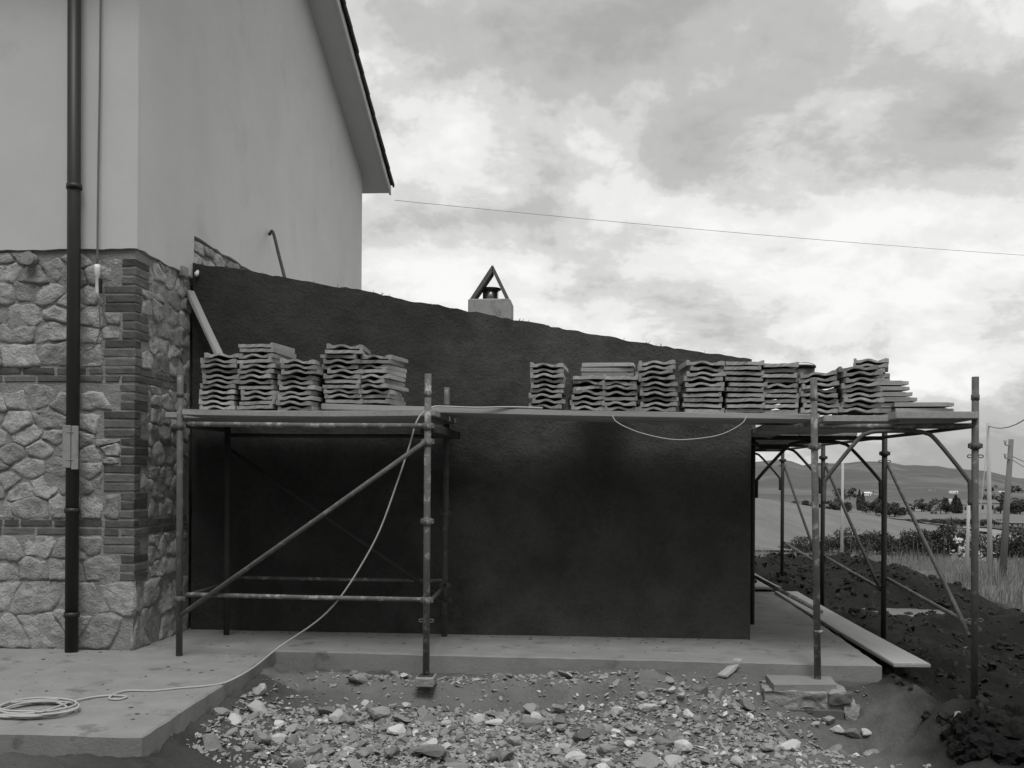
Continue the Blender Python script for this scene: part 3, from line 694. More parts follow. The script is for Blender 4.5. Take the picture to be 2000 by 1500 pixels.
# right scaffold: arch-braced frames one behind the other
sc2 = thing('scaffold', PZ(1750, 1350, -0.2), 'steel scaffold of arch-braced frames running back along the annex side over the mud', 'scaffold', 'scaffolds round the annex')
pA = PZ(1597, 1326, -0.085); pB = PZ(1903, 1412, -0.33)
tA = PY(1589, 738, pA.y); tB = PY(1905, 736, pB.y)
XA2, XB2 = pA.x - 0.02, pB.x
frames = []
bx_list = [(1727, pB.x), (1607, pB.x), (1528, pB.x)]
frames.append((pA, tA, pB, tB))
for px_, X_ in bx_list:
    p = PX(px_, 1000, X_); yb = p.y
    zt = 1.78 - 0.0 * yb
    a = Vector((1.45 if yb < 9.5 else 1.47, yb, 0.0)); b = Vector((X_, yb, tz(X_, yb) - 0.08))
    frames.append((a, Vector((a.x, yb, 1.80)), b, Vector((b.x, yb, 1.84))))
for k, (a, ta, b, tb_) in enumerate(frames):
    mm = M_POLE2 if k == 0 else M_POLE3
    pole(sc2, a, ta, M_POLE2 if k == 0 else M_POLE3, k == 0); pole(sc2, b, tb_, M_POLE if k == 0 else M_POLE3, k == 0)
    yb = (a.y + b.y) / 2
    # arch brace: short legs on the poles, diagonals, flat head
    s = (PY(1691, 843, yb).z if k == 0 else 1.62)
    za = 1.62 if k else PY(1700, 842, yb).z; zl = za - 0.37
    w = b.x - a.x
    pts = [(a.x + 0.035, zl - 0.13), (a.x + 0.037, zl + 0.0), (a.x + 0.06, zl + 0.06), (a.x + w * 0.25, za - 0.06), (a.x + w * 0.32, za - 0.012), (a.x + w * 0.40, za),
           (a.x + w * 0.60, za), (a.x + w * 0.68, za - 0.012), (a.x + w * 0.75, za - 0.06), (b.x - 0.06, zl + 0.06), (b.x - 0.037, zl), (b.x - 0.035, zl - 0.13)]
    arch = [Vector((x, a.y + (b.y - a.y) * (x - a.x) / w, z_)) for x, z_ in pts]
    MB().tube(smooth_path(arch, 4), 0.0145, 12).build('arch_brace', M_POLE if k == 0 else M_POLE3, sc2)
    zh = za + 0.035
    rail(sc2, (a.x, a.y, zh), (b.x, b.y, zh), 0.018, mm, 'transom')
    coupler(sc2, at_pole(a, ta, za - 0.02 if k else PY(1592, 872, a.y).z), mm); coupler(sc2, at_pole(b, tb_, za - 0.10), M_POLE if k == 0 else mm)
    loop_lug(sc2, at_pole(b, tb_, 0.36), mm); loop_lug(sc2, at_pole(b, tb_, za - 0.17), mm)
    if k < 3:
        a2, ta2, b2, tb2 = frames[k + 1]
        lo = at_pole(b, tb_, 0.32 if k else PY(1903, 1243, b.y).z); hi = at_pole(b2, tb2, 1.42)
        rail(sc2, lo + Vector((-.03, 0, 0)), hi + Vector((.03, 0, 0)), 0.0155, M_POLE if k == 0 else M_POLE3, 'diagonal_brace')
        rail(sc2, at_pole(b, tb_, 1.66) + Vector((-.03, 0, 0)), at_pole(b2, tb2, 1.66) + Vector((-.03, 0, 0)), 0.014, M_POLE3, 'ledger')
        rail(sc2, at_pole(b, tb_, 0.30) + Vector((.03, 0, 0)), at_pole(b2, tb2, 0.42) + Vector((.03, 0, 0)), 0.016, M_POLE, 'ledger')
        rail(sc2, at_pole(a, ta, 0.38) + Vector((.03, 0, 0)), at_pole(a2, ta2, 0.42) + Vector((.03, 0, 0)), 0.016, M_POLE2, 'ledger')
MB().tube([pA + Vector((0, 0, .32)), pA + Vector((0, 0, .34))], 0.034, 14).build('collar', M_POLE2, sc2)

# ------------------------------------------------------------------ decking
def plank(name, a, b, w, t, m, label, group, category='plank', tilt=0.0, bev=0.006):
    """a, b: centres of the two ends, top face."""
    a = Vector(a); b = Vector(b); d = (b - a); L_ = d.length; d.normalize(); side = Vector((-d.y, d.x, 0)).normalized(); up = d.cross(side) * -1
    if up.z < 0: up = -up
    M = Matrix(((d.x, side.x, up.x, a.x), (d.y, side.y, up.y, a.y), (d.z, side.z, up.z, a.z), (0, 0, 0, 1)))
    bm = bmesh.new(); bmesh.ops.create_cube(bm, size=1)
    for v in bm.verts: v.co = Vector((L_ / 2 + v.co.x * L_, v.co.y * w, -t / 2 + v.co.z * t))
    bmesh.ops.subdivide_edges(bm, edges=[e for e in bm.edges if abs((e.verts[0].co - e.verts[1].co).x) > L_ * 0.5], cuts=7)
    ed = [e for e in bm.edges if len(e.link_faces) == 2 and e.calc_face_angle(0) > 1.0]
    bmesh.ops.bevel(bm, geom=ed, offset=bev, segments=2, affect='EDGES')
    for v in bm.verts: v.co.z += -0.010 * math.sin(math.pi * v.co.x / L_); v.co += Vector((0, random.uniform(-.0015, .0015), random.uniform(-.001, .001)))
    bmesh.ops.transform(bm, matrix=Matrix(((1, 0, 0, 0), (0, 1, 0, 0), (0, 0, 1, 0), (0, 0, 0, 1))), verts=bm.verts)
    me = bpy.data.meshes.new(name); bm.to_mesh(me); bm.free(); me.materials.append(m)
    o = bpy.data.objects.new(name, me); COL.objects.link(o); o.matrix_world = M
    WPOS[o.name] = a; o['label'] = label; o['category'] = category
    if group: o['group'] = group
    return o
dz = PY(360, 799, pL.y).z                                    # deck level, left bay
BW = 0.372
deck_names = ('outer deck board of the crossed-brace scaffold bay, carrying tile stacks', 'middle deck board of the crossed-brace scaffold bay, under the tile stacks', 'innermost deck board of the crossed-brace scaffold bay, close to the dark wall')
for k in range(3):
    y0 = pL.y - 0.03 + BW / 2 + k * (BW + 0.012)
    plank('deck_board', ((pL.x + 0.02, PY(327, 800, pL.y + 0.4).x, XH + 0.05)[k], y0, dz), (pM.x + 0.03, y0, dz - 0.004), BW, 0.045, M_DECK, deck_names[k], 'scaffold deck boards', 'deck board')
# long wooden planks bridging to the right scaffold
lpA = PY(627, 788, pL.y + 0.22); lpB = PY(1602, 808, pA.y + 0.16)
plank('plank', lpA + Vector((0, .11, 0)), lpB + Vector((0, .11, 0)), 0.23, 0.045, M_PLANK, 'long pale outer plank bridging the two scaffolds under the tile stacks', 'bridging planks')
plank('plank', lpA + Vector((0.15, .36, 0.0)), lpB + Vector((0.02, .36, 0)), 0.23, 0.045, M_PLANK, 'long pale inner plank bridging the two scaffolds beside the dark wall', 'bridging planks')
plank('plank', lpA + Vector((0.40, .66, 0.0)), lpB + Vector((-0.05, .70, 0)), 0.24, 0.045, M_PLANK, 'long plank bridging the two scaffolds, hard against the dark wall', 'bridging planks')
zr = PY(1700, 812, pA.y).z
zr2 = PY(1820, 808, pB.y).z
xa, xb = PY(1606, 815, pA.y).x, PY(1753, 815, pA.y).x
xc, xd = PY(1740, 815, pB.y).x, PY(1903, 815, pB.y).x
y1, y2 = frames[1][0].y, frames[2][0].y
lab = 'deck board over the mud-side scaffold, %s'
plank('deck_board', ((xa + xb) / 2, pA.y - 0.05, zr), ((xa + xb) / 2, y1 + 0.05, zr - 0.01), xb - xa, 0.045, M_PLANK, lab % 'first board beside the bridging planks', 'scaffold deck boards', 'deck board')
plank('deck_board', ((xc + xd) / 2 + 0.012, pB.y - 0.06, zr2 + 0.012), ((xc + xd) / 2, y1 + 0.03, zr2 + 0.006), xd - xc, 0.05, M_PLANK, lab % 'outermost front board with a low pile of tiles', 'scaffold deck boards', 'deck board')
plank('deck_board', (1.44, 7.95, zr - 0.03), (1.44, y1 + 0.06, zr - 0.035), 0.25, 0.045, M_DECK, lab % 'narrow board squeezed against the annex corner', 'scaffold deck boards', 'deck board')
for k, (u0, u1) in enumerate(((1.36, 1.86), (1.88, 2.38))):
    plank('deck_board', ((u0 + u1) / 2, y1 + 0.09, zr - 0.02), ((u0 + u1) / 2, y2 + 0.02, zr - 0.03), u1 - u0, 0.045, M_DECK, lab % ('second bay, board close to the annex' if k == 0 else 'second bay, board away from the annex'), 'scaffold deck boards', 'deck board')
    plank('deck_board', ((u0 + u1) / 2, y2 + 0.06, zr - 0.02), ((u0 + u1) / 2, frames[3][0].y + 0.05, zr - 0.03), u1 - u0, 0.045, M_DECK, lab % ('third bay, board close to the annex' if k == 0 else 'third bay, board away from the annex'), 'scaffold deck boards', 'deck board')

# ------------------------------------------------------------------ stacked roof tiles
U = [0, .07, .09, .2, .3, .4, .5, .6, .68, .76, .84, .9, 1.0]
TOP = [.0362, .0362, .022, .023, .029, .032, .029, .021, .015, .018, .027, .031, .029]
BOT = [.000, .000, .000, .001, .012, .019, .014, .003, .000, .000, .001, .001, .000]
TW, TL = 0.25, 0.40
def tile_mesh(seed):
    r = random.Random(seed); n = len(U); vs = []
    prof = [(u, t) for u, t in zip(U, TOP)] + [(u, b) for u, b in reversed(list(zip(U, BOT)))]
    secs = [(-TL / 2, 1.0), (-TL / 2 + .012, 1.0), (TL / 2 - .05, 1.0), (TL / 2 - 0.045, 0.25), (TL / 2, 0.15)]
    for y, k in secs:
        for j, (u, z) in enumerate(prof):
            flat = (0.0362 if j < 2 else 0.026) if j < n else 0.002
            zz2 = z * k + flat * (1 - k)
            chip = r.uniform(-.0015, .0015)
            vs.append(((u - .5) * TW + chip, y + (r.uniform(-.003, .003) if abs(y) > TL / 2 - .001 else 0), zz2 + chip))
    m2 = len(prof); fs = []
    for s_ in range(len(secs) - 1):
        for j in range(m2): j2 = (j + 1) % m2; fs.append((s_ * m2 + j, s_ * m2 + j2, (s_ + 1) * m2 + j2, (s_ + 1) * m2 + j))
    for e, s_ in ((0, 0), (1, len(secs) - 1)):
        for j in range(n - 1):
            q = (s_ * m2 + j, s_ * m2 + j + 1, s_ * m2 + m2 - 2 - j, s_ * m2 + m2 - 1 - j)
            fs.append(q if e else q[::-1])
    mb = MB(); mb.add(vs, fs); return mb.mesh('roof_tile', M_TILE, Vector((0, 0, 0)))
TILES = [tile_mesh(s_) for s_ in range(4)]
def surf_y(px): return np.interp(px, [360, 830, 1590, 1905], [pL.y, pL.y + .05, pA.y, pB.y])
# px left, px right, top row, bottom row, wave ratio, yaw, depth set-back, lean, label
STK = [
 (391, 461, 689, 800, 1.0, 0.0, 0.12, 0.00, 'roof tile in the stack next to the stone house wall, below the leaning board'),
 (468, 539, 668, 801, 0.65, -0.10, 0.10, 0.00, 'roof tile in the tallest stack on the crossed-brace scaffold bay'),
 (543, 614, 700, 802, 0.9, -0.08, 0.08, 0.02, 'roof tile in the stack in the middle of the crossed-brace scaffold bay'),
 (629, 699, 673, 788, 0.6, 0.05, 0.20, 0.03, 'roof tile in the stack set on the left end of the long plank'),
 (703, 768, 690, 788, 0.5, -0.16, 0.22, 0.00, 'roof tile in the stack beside the bare scaffold pole top'),
 (1036, 1101, 708, 798, 1.0, 0.02, 0.26, 0.03, 'roof tile in the first stack after the empty stretch of the long plank'),
 (1113, 1178, 730, 801, 0.75, 0.10, 0.26, 0.02, 'roof tile in the low stack with dark tiles laid crosswise behind it'),
 (1181, 1248, 731, 803, 0.6, 0.0, 0.24, 0.00, 'roof tile in the low even stack beside the crosswise dark tiles'),
 (1253, 1325, 702, 805, 1.0, -0.05, 0.24, -0.05, 'roof tile in the bulging stack whose top tile tips up to one side'),
 (1334, 1410, 704, 806, 0.45, 0.04, 0.24, 0.02, 'roof tile in the stack with wavy ends above and flat ends below'),
 (1414, 1489, 703, 807, 0.05, 0.05, 0.24, 0.00, 'roof tile in the tall stack showing only flat ends'),
 (1491, 1560, 710, 807, 0.15, -0.03, 0.26, 0.00, 'roof tile in the flat-ended stack beside the mortar bucket'),
 (1568, 1640, 726, 806, 0.95, -0.05, 0.22, -0.03, 'roof tile in the stack behind the splashed scaffold pole'),
 (1646, 1722, 714, 806, 1.0, -0.04, 0.20, -0.02, 'roof tile in the stack rising behind the first mud-side deck board'),
]
PITCH = 0.0375
def put_tile(x, y, z, rz, rx, ry, label, group, sx=1.0):
    o = bpy.data.objects.new('roof_tile', random.choice(TILES)); COL.objects.link(o)
    o.location = (x, y, z); o.rotation_euler = (rx, ry, rz); o.scale = (sx, 1, 1); o['label'] = label; o['category'] = 'roof tile'; o['group'] = group
    return o
GT = 'roof tiles stacked on the scaffold deck'
for i, (x0, x1, yt, yb, wr, yaw, back, lean, label) in enumerate(STK):
    Y0 = float(surf_y((x0 + x1) / 2)) + back
    pb_ = PY((x0 + x1) / 2, yb, Y0); pt_ = PY((x0 + x1) / 2, yt, Y0)
    n = max(3, round((pt_.z - pb_.z) / PITCH)); pit = (pt_.z - pb_.z) / n
    pit = max(pit, 0.0365)
    drift = 0
    for k in range(n):
        flat = random.random() > wr
        if i == 9: flat = k < n * 0.45
        if i == 1 and k >= n - 2: flat = True
        rz = yaw + random.gauss(0, 0.045) + (math.pi if flat else 0)
        drift += random.gauss(lean * 0.06, 0.004); drift *= 0.9
        ry = random.gauss(0, 0.018) + (-0.07 if i in (8, 13) and k > n * .5 else 0) + (0.05 if i == 6 and k > 2 else 0) + (-0.09 if i == 12 and k > n * .6 else 0)
        put_tile(pb_.x + drift + random.gauss(0, 0.010), Y0 + TL / 2 + random.gauss(0, 0.012), pb_.z + k * pit + 0.001, rz, random.gauss(0, 0.010), ry, label.replace('roof tile in', 'topmost roof tile of' if k == n - 1 else 'bottom roof tile of' if k == 0 else 'roof tile in'), GT, min(1.18, max(0.96, (PY(x1, yb, Y0).x - PY(x0, yb, Y0).x) / TW)) * random.uniform(.98, 1.02))
# tiles lying crosswise
def cross(px0, px1, yt, yb, Yset, label, step=0, n=None, yawj=0.04):
    Y0 = Yset; b = PY((px0 + px1) / 2, yb, Y0); t = PY((px0 + px1) / 2, yt, Y0); n = n or max(1, round((t.z - b.z) / 0.038))
    for k in range(n):
        put_tile(b.x - k * step + random.gauss(0, .006), Y0 + TW / 2 + random.gauss(0, .006), b.z + k * (t.z - b.z) / n + .001, -math.pi / 2 + random.gauss(0, yawj), 0, random.gauss(0, 0.006), label, GT)
yA = pA.y
cross(1132, 1243, 706, 803, yA + 0.67, 'dark-sided roof tile laid crosswise behind the low stacks on the long plank')
cross(1690, 1800, 741, 806, yA + 0.30, 'roof tile laid sideways in the stepped stack nearest the outer pole', 0.02)
cross(1752, 1866, 782, 806, yA + 0.20, 'roof tile laid sideways in the lowest pile on the outermost board', 0.015, 2)
for (x0, x1, yt, yb, wr, yaw, back) in ((1683, 1745, 703, 806, 1.0, -0.25, 0.62),):
    Y0 = yA + back; b = PY(1714, yb, Y0); t = PY(1714, yt, Y0); n = round((t.z - b.z) / PITCH)
    for k in range(n): put_tile(b.x + random.gauss(0, .008), Y0 + TL / 2, b.z + k * PITCH, yaw + random.gauss(0, .03), 0, 0, 'roof tile in the rear stack of the mud-side deck, topping its neighbours', GT)

# bucket on the deck, board leaning on the wall, rod on the roof
bk = PY(1562, 760, 8.55); bt = PY(1562, 716, 8.55)
bz0 = zr - 0.01
bucket = thing('mortar_bucket', (bk.x, 8.55, bz0), 'dark mortar bucket with wire handle behind the flat-ended tile stack', 'bucket')
bh = bt.z - bz0
mb = MB(); ring = [(0.085, 0), (0.12, bh), (0.128, bh + 0.005), (0.128, bh - 0.012), (0.112, bh - 0.004), (0.08, 0.012)]
mb.tube([(bk.x, 8.55, bz0 + h_) for r_, h_ in ring], [r_ for r_, h_ in ring], 24, True)
mb.build('bucket_body', M_BLACK, bucket)
MB().tube([(bk.x + 0.125 * math.cos(a), 8.55 - 0.05 * math.sin(a), bz0 + bh + 0.03 * math.sin(a)) for a in [math.pi * i / 14 for i in range(15)]], 0.003, 6).build('handle', M_STEEL, bucket)
la, lb_ = PY(372, 566, YA - 0.06), PY(432, 690, YA - 0.22)
lb_.z = lb_.z; d = (la - lb_); end = lb_ - d.normalized() * ((lb_.z - dz) / (d.normalized().z) - 0.004)
plank('board', end, la, 0.085, 0.03, M_PLANK, 'narrow pale board leaning against the dark wall beside the stone house', None, 'board')
ra, rb = PX(533, 453, XH + 0.06), PX(556, 542, XH + 0.45)
rod = MB().tube(smooth_path([ra + Vector((-0.03, -.02, -.03)), ra, ra + (rb - ra) * 0.5, rb, rb + (rb - ra) * 1.2], 4), 0.016, 8).build('steel_rod', M_POLE3, None, label='bent steel rod leaning on the plastered gable behind the annex wall', category='rod')

# ------------------------------------------------------------------ cables
coil_c = PZ(72, 1389, 0.006)
pts = []
for k in range(150):
    a = 2 * math.pi * k / 25; rr_ = 0.185 + 0.018 * math.sin(k * 0.21) + 0.012 * math.sin(k * 0.9 + 1) * 0.6
    pts.append(Vector((coil_c.x + 0.03 * math.sin(k * .09) + rr_ * 1.10 * math.cos(a), coil_c.y + rr_ * 0.95 * math.sin(a), 0.006 + 0.006 * (k / 25))))
e1 = pts[-1]
run = [PZ(150, 1368, 0.012), PZ(205, 1359, 0.008), PZ(247, 1360, 0.01), PZ(232, 1366, 0.007), PZ(213, 1364, 0.009), PZ(225, 1355, 0.013), PZ(250, 1349, 0.008), PZ(300, 1349, 0.006), PZ(350, 1344, 0.006), PZ(400, 1340, 0.006), PZ(437, 1334, 0.006)]
hang = [PX(470, 1319, -2.19), PX(503, 1298, -2.19), PX(545, 1264, -2.19), PY(617, 1215, 7.12), PY(662, 1170, 7.06), PY(705, 1105, 7.05), PY(742, 1035, 7.04), PY(775, 945, 7.04), PY(800, 870, 7.05), PY(812, 828, 7.06), PY(824, 808, 7.09)]
over = [Vector((hang[-1].x + .06, 7.2, dz + 0.02)), PY(870, 794, 7.28), PY(930, 796, 7.34), PY(1000, 795, 7.38), PY(1060, 797, 7.42)]
MB().tube(smooth_path(pts[:-3] + run + hang + over, 4), 0.0062, 7).build('extension_cord', M_CORD, None, label='pale extension cord coiled on the concrete path and slung up to the scaffold deck', category='cord')
loop = [PY(1196, 812, 7.34), PY(1207, 826, 7.32), PY(1250, 845, 7.30), PY(1310, 858, 7.28), PY(1360, 857, 7.28), PY(1410, 848, 7.28), PY(1448, 828, 7.28), PY(1458, 812, 7.30)]
MB().tube(smooth_path(loop, 6), 0.0036, 7).build('drooping_cable', M_CORD, None, label='thin pale cable drooping below the long plank in front of the dark wall', category='cable')
hc = [PY(197, -60, YH - .03), PY(195, 150, YH - .03), PY(192, 330, YH - .03), PY(190, 518, YH - .04)]
cable = thing('hanging_cable', hc[-1], 'thin grey cable with white plug hanging down the house front beside the downpipe', 'cable')
MB().tube(smooth_path(hc, 8), 0.0075, 8).build('cord', M_CABLE, cable)
MB().tube(smooth_path([PY(192, 575, YH - .05), PY(195, 620, YH - .04), PY(193, 655, YH - .03), PY(180, 680, YH - .03), PY(160, 682, YH - .03), PY(148, 672, YH - .03)], 5), 0.0042, 7).build('cord', M_CABLE, cable)
pc = [PY(190, 517, YH - .05), PY(190, 524, YH - .05), PY(190, 538, YH - .05), PY(190, 541, YH - .05), PY(190, 570, YH - .05), PY(191, 582, YH - .05)]
MB().tube(pc, [0.02, 0.022, 0.021, 0.014, 0.016, 0.008], 14).build('plug', M_WHITE, cable)
MB().box((pc[4].x + .014, YH - .06, pc[4].z - .01), (pc[4].x + .03, YH - .03, pc[3].z - .01), None, .003).build('plug_clip', M_BLACK, cable)
# overhead wire from the eaves
wa, wb = PY(771, 391, YB + 0.3), PY(2400, 522, 24)
wp = [wa + (wb - wa) * t - Vector((0, 0, 0.10 * 4 * t * (1 - t))) for t in [i / 24 for i in range(25)]]
MB().tube(wp, 0.0038, 6).build('overhead_wire', M_WIRE, None, label='thin overhead wire running from the house eaves across the sky', category='wire')

# ------------------------------------------------------------------ footing under the splashed pole, small props on the ground
ft = thing('scaffold_footing', PZ(1570, 1330, -0.3), 'crumbling concrete and hollow block footing under the splashed scaffold pole', 'footing')
q0, q1, q2, q3 = PZ(1488, 1308, -0.085), PZ(1612, 1306, -0.085), PZ(1634, 1337, -0.085), PZ(1512, 1338, -0.085)
MB().prism([q3, q2, q1, q0], (0, 0, -0.052)).build('top_slab', M_CONC, ft, label='pale slab with a crack')
def lumpy(lo, hi, amp, seed, n=(26, 12, 8)):
    bm = bmesh.new(); bmesh.ops.create_cube(bm, size=1); bmesh.ops.subdivide_edges(bm, edges=bm.edges[:], cuts=11, use_grid_fill=True)
    mb = MB(); vs = []
    from mathutils import noise as mn
    for v in bm.verts:
        p = Vector(((lo[0] + hi[0]) / 2 + v.co.x * (hi[0] - lo[0]), (lo[1] + hi[1]) / 2 + v.co.y * (hi[1] - lo[1]), (lo[2] + hi[2]) / 2 + v.co.z * (hi[2] - lo[2])))
        nv = mn.noise_vector(p * 9 + Vector((seed, 0, 0))) + 0.7 * mn.noise_vector(p * 26 + Vector((0, seed, 0)))
        vs.append(p + nv * amp)
    bm.verts.index_update(); fs = [tuple(v.index for v in f.verts) for f in bm.faces]; bm.free(); mb.add(vs, fs); return mb
fx0, fx1, fy0, fy1 = q3.x - 0.06, q2.x + 0.05, q3.y - 0.04, q0.y + 0.02
lumpy((fx0, fy0 + .02, -0.235), (fx1 + .02, fy1, -0.125), 0.022, 3).build('mortar_bed', M_CONC2, ft)
lumpy((fx1 - 0.12, fy0 + 0.0, -0.19), (fx1 + 0.03, fy0 + .14, -0.135), 0.014, 9).build('mortar_lump', M_CLAY, ft)
bx0, bx1 = PY(1545, 1390, fy0).x, PY(1648, 1390, fy0).x
hb = MB(); zb0, zb1 = -0.40, -0.235
hb.box((bx0 + .14, fy0 - .005, zb0), (bx1, fy0 + .2, zb1), None, .006); hb.box((bx0 - .02, fy0 + .005, zb0), (bx0 + .10, fy0 + .2, zb1), None, .006); hb.box((bx0 + .10, fy0 + .08, zb0), (bx0 + .14, fy0 + .2, zb1)); hb.box((bx0 + .10, fy0, zb1 - .025), (bx0 + .14, fy0 + .08, zb1)); 
hb.build('hollow_block', M_CLAY, ft)
lumpy((bx1 + .01, fy0 + .01, -0.46), (bx1 + .10, fy0 + .3, -0.20), 0.03, 5).build('mortar_lump', M_CONC2, ft)
bb = pM
MB().box((pM.x - .065, pM.y - .085, pM.z - 0.035), (pM.x + .065, pM.y + .085, pM.z + 0.03), None, 0.007).build('footing_brick', M_CONC2, None, label='brick under the jack of the middle scaffold pole', category='brick')
gp0, gp1 = PZ(1790, 1293, 0.01), PZ(1483, 1128, 0.05)
plank('plank', PZ(1782, 1296, 0.005), Vector((2.20, 11.6, 0.03)), 0.26, 0.03, M_PLANK, 'wide pale plank lying on the edge of the concrete path beside the mud', 'planks on the ground')
plank('plank', PZ(1500, 1146, 0.06), Vector((1.98, 13.6, 0.07)), 0.30, 0.03, M_PLANK, 'crumpled pale board lying at the far end of the concrete path', 'planks on the ground')
lp = hit(1408, 1327); lq = hit(1443, 1308)
plank('board_offcut', lp + Vector((0, 0, .03)), lq + Vector((0, 0, .085)), 0.075, 0.022, M_PLANK, 'short board offcut propped against the concrete path edge', None, 'board')
# puddles
for bx, by, bw, bl in BASINS:                               # still water lying in the hollows; the mud makes the shore
    qx = bx + bw * rng.uniform(-.8, .8, 900); qy = by + bl * rng.uniform(-.8, .8, 900); lev = float(np.quantile(terrain(qx, qy), 0.70))
    P = [(bx + 1.05 * bw * math.cos(a), by + 1.10 * bl * math.sin(a), lev) for a in [i * math.pi / 16 for i in range(32)]]
    mb = MB(); mb.add(P, [tuple(range(32))]); mb.build('puddle', M_WATER, None, kind='structure')

# rubble
def rock_mesh(seed, sub=2, flat=1.0):
    r = random.Random(seed); bm = bmesh.new(); bmesh.ops.create_icosphere(bm, subdivisions=sub, radius=1)
    planes = []
    for _ in range(11):
        v = Vector((r.gauss(0, 1), r.gauss(0, 1), r.gauss(0, 1))).normalized(); planes.append((v, r.uniform(0.42, 0.8)))
    sc = Vector((r.uniform(.9, 1.3), r.uniform(.65, .95), r.uniform(.38, .62)))
    mb = MB(); vs = []
    for v in bm.verts:
        p = v.co.copy()
        for n_, d_ in planes:
            t = p.dot(n_) - d_
            if t > 0: p -= n_ * t
        p = p * (1 + r.uniform(-.03, .03)); vs.append(Vector((p.x * sc.x, p.y * sc.y, p.z * sc.z)) * 1.25)
    bm.verts.index_update(); fs = [tuple(v.index for v in f.verts) for f in bm.faces]; bm.free()
    mb.add(vs, fs); return mb
ROCK_MB = [rock_mesh(s_) for s_ in range(14)]
R1 = [m_.mesh('rubble_stone', M_RUB, Vector((0, 0, 0))) for m_ in ROCK_MB]
R2 = [m_.mesh('limestone_chunk', M_RUBW, Vector((0, 0, 0))) for m_ in ROCK_MB]
def density(px, py):
    d = float(sstep(1368, 1400, py)) * float(sstep(430, 520, px)) * (1 - float(sstep(1440, 1560, px)))
    d += 0.9 * math.exp(-((px - 1300) / 130) ** 2 - ((py - 1385) / 25) ** 2)
    d += 0.25 * (1318 < py < 1345) * (660 < px < 1250)
    d += 0.35 * (py > 1400) * (1500 < px < 1720) + 0.5 * (380 < px < 520) * (py > 1360)
    d *= 0.35 + 0.65 * (1 - float(sstep(1455, 1500, py)) * 0.45)
    return min(d, 1)
def rock(px, py, size, white, z_off=0.25):
    p = px if py is None else hit(px, py)
    if p is None: return
    ms = R2 if white else R1
    o = bpy.data.objects.new('limestone_chunk' if white else 'rubble_stone', random.choice(ms)); COL.objects.link(o)
    o.location = (p.x, p.y, p.z + size * z_off * 0.6); s_ = size * 0.5
    o.scale = (s_, s_, s_ * random.uniform(.8, 1.2)); o.rotation_euler = (random.gauss(0, .25), random.gauss(0, .25), random.uniform(0, 6.3))
    where = ('in the trench along the path edge, beside the middle pole brick' if p.x < -0.3 else 'in the trench along the path edge, near the propped board offcut') if p.y > 7.0 else 'beside the sunken edge of the coiled-cord concrete path' if p.x < -1.65 else 'in the rubble below the brick-footed middle pole' if p.x < -0.75 else 'in the middle of the rubble, below the bare wall' if p.x < 0.0 else 'in the heaped rubble below the tile stacks' if p.x < 0.75 else 'in the rubble beside the crumbling footing' if p.x < 1.3 else 'at the foot of the crumbling footing'
    o['label'] = ('large ' if size > 0.11 else 'fist-sized ' if size > 0.075 else 'small ') + ('whitish limestone chunk ' if white else 'grey broken stone ') + where
    o['category'] = 'stone'; o['group'] = 'limestone chunks in the rubble' if white else 'broken stones in the rubble'
named = [(460, 1412, .13, 1), (450, 1436, .10, 0), (510, 1452, .13, 0), (565, 1430, .11, 1), (655, 1405, .13, 1), (722, 1425, .09, 1), (775, 1432, .15, 1), (795, 1380, .08, 1),
         (640, 1475, .15, 0), (840, 1458, .12, 1), (835, 1475, .20, 0), (690, 1445, .11, 0), (1104, 1464, .10, 1), (1125, 1484, .15, 1), (1190, 1475, .15, 0), (1228, 1458, .10, 1),
         (1206, 1395, .10, 1), (1262, 1388, .13, 1), (1312, 1350, .07, 1), (1330, 1362, .09, 1), (1296, 1374, .07, 1), (1345, 1400, .12, 1), (1330, 1462, .13, 1), (1200, 1432, .07, 1),
         (1342, 1436, .06, 1), (1440, 1492, .12, 1), (1180, 1430, .15, 0), (960, 1440, .10, 0), (965, 1415, .11, 1), (1045, 1410, .15, 1), (1040, 1390, .14, 0), (1095, 1390, .15, 0),
         (1620, 1412, .11, 0), (1638, 1430, .10, 1), (1668, 1436, .11, 0), (1692, 1437, .09, 1), (1522, 1455, .06, 1), (1560, 1487, .05, 1), (1592, 1416, .07, 1), (720, 1325, .08, 0), (745, 1328, .07, 0), (772, 1318, .09, 0), (790, 1323, .09, 1), (690, 1318, .08, 0), (1302, 1246, .0, 0), (1870, 1402, .08, 0)]
n_st = 0
for px_, py_, sz, wh in named:
    if sz: rock(px_, py_, sz * 0.92, wh); n_st += 1
def proj(x, y, z):
    v = np.stack([x, y, z - EYE], -1); d = v @ np.array(FWD); return 1000 + F_PX * (v @ np.array(RGT)) / d, HOR_Y - F_PX * (v @ np.array(UPV)) / d
def density_np(px, py):
    d = sstep(1372, 1405, py - 14 * sstep(700, 1200, px)) * sstep(430, 540, px - 45 * sstep(1420, 1480, py)) * (1 - sstep(1440, 1560, px))
    d = d + 0.9 * np.exp(-((px - 1300) / 130) ** 2 - ((py - 1385) / 25) ** 2) + 0.25 * ((py > 1312) & (py < 1338) & (px > 640) & (px < 1250))
    d = d + 0.35 * ((py > 1400) & (px > 1500) & (px < 1720)) + 0.5 * ((px > 380) & (px < 520) & (py > 1340)) + 0.12 * (px > 1250) * (px < 1480) * (py > 1330)
    return np.clip(d * (1 - 0.35 * sstep(1465, 1500, py)), 0, 1)
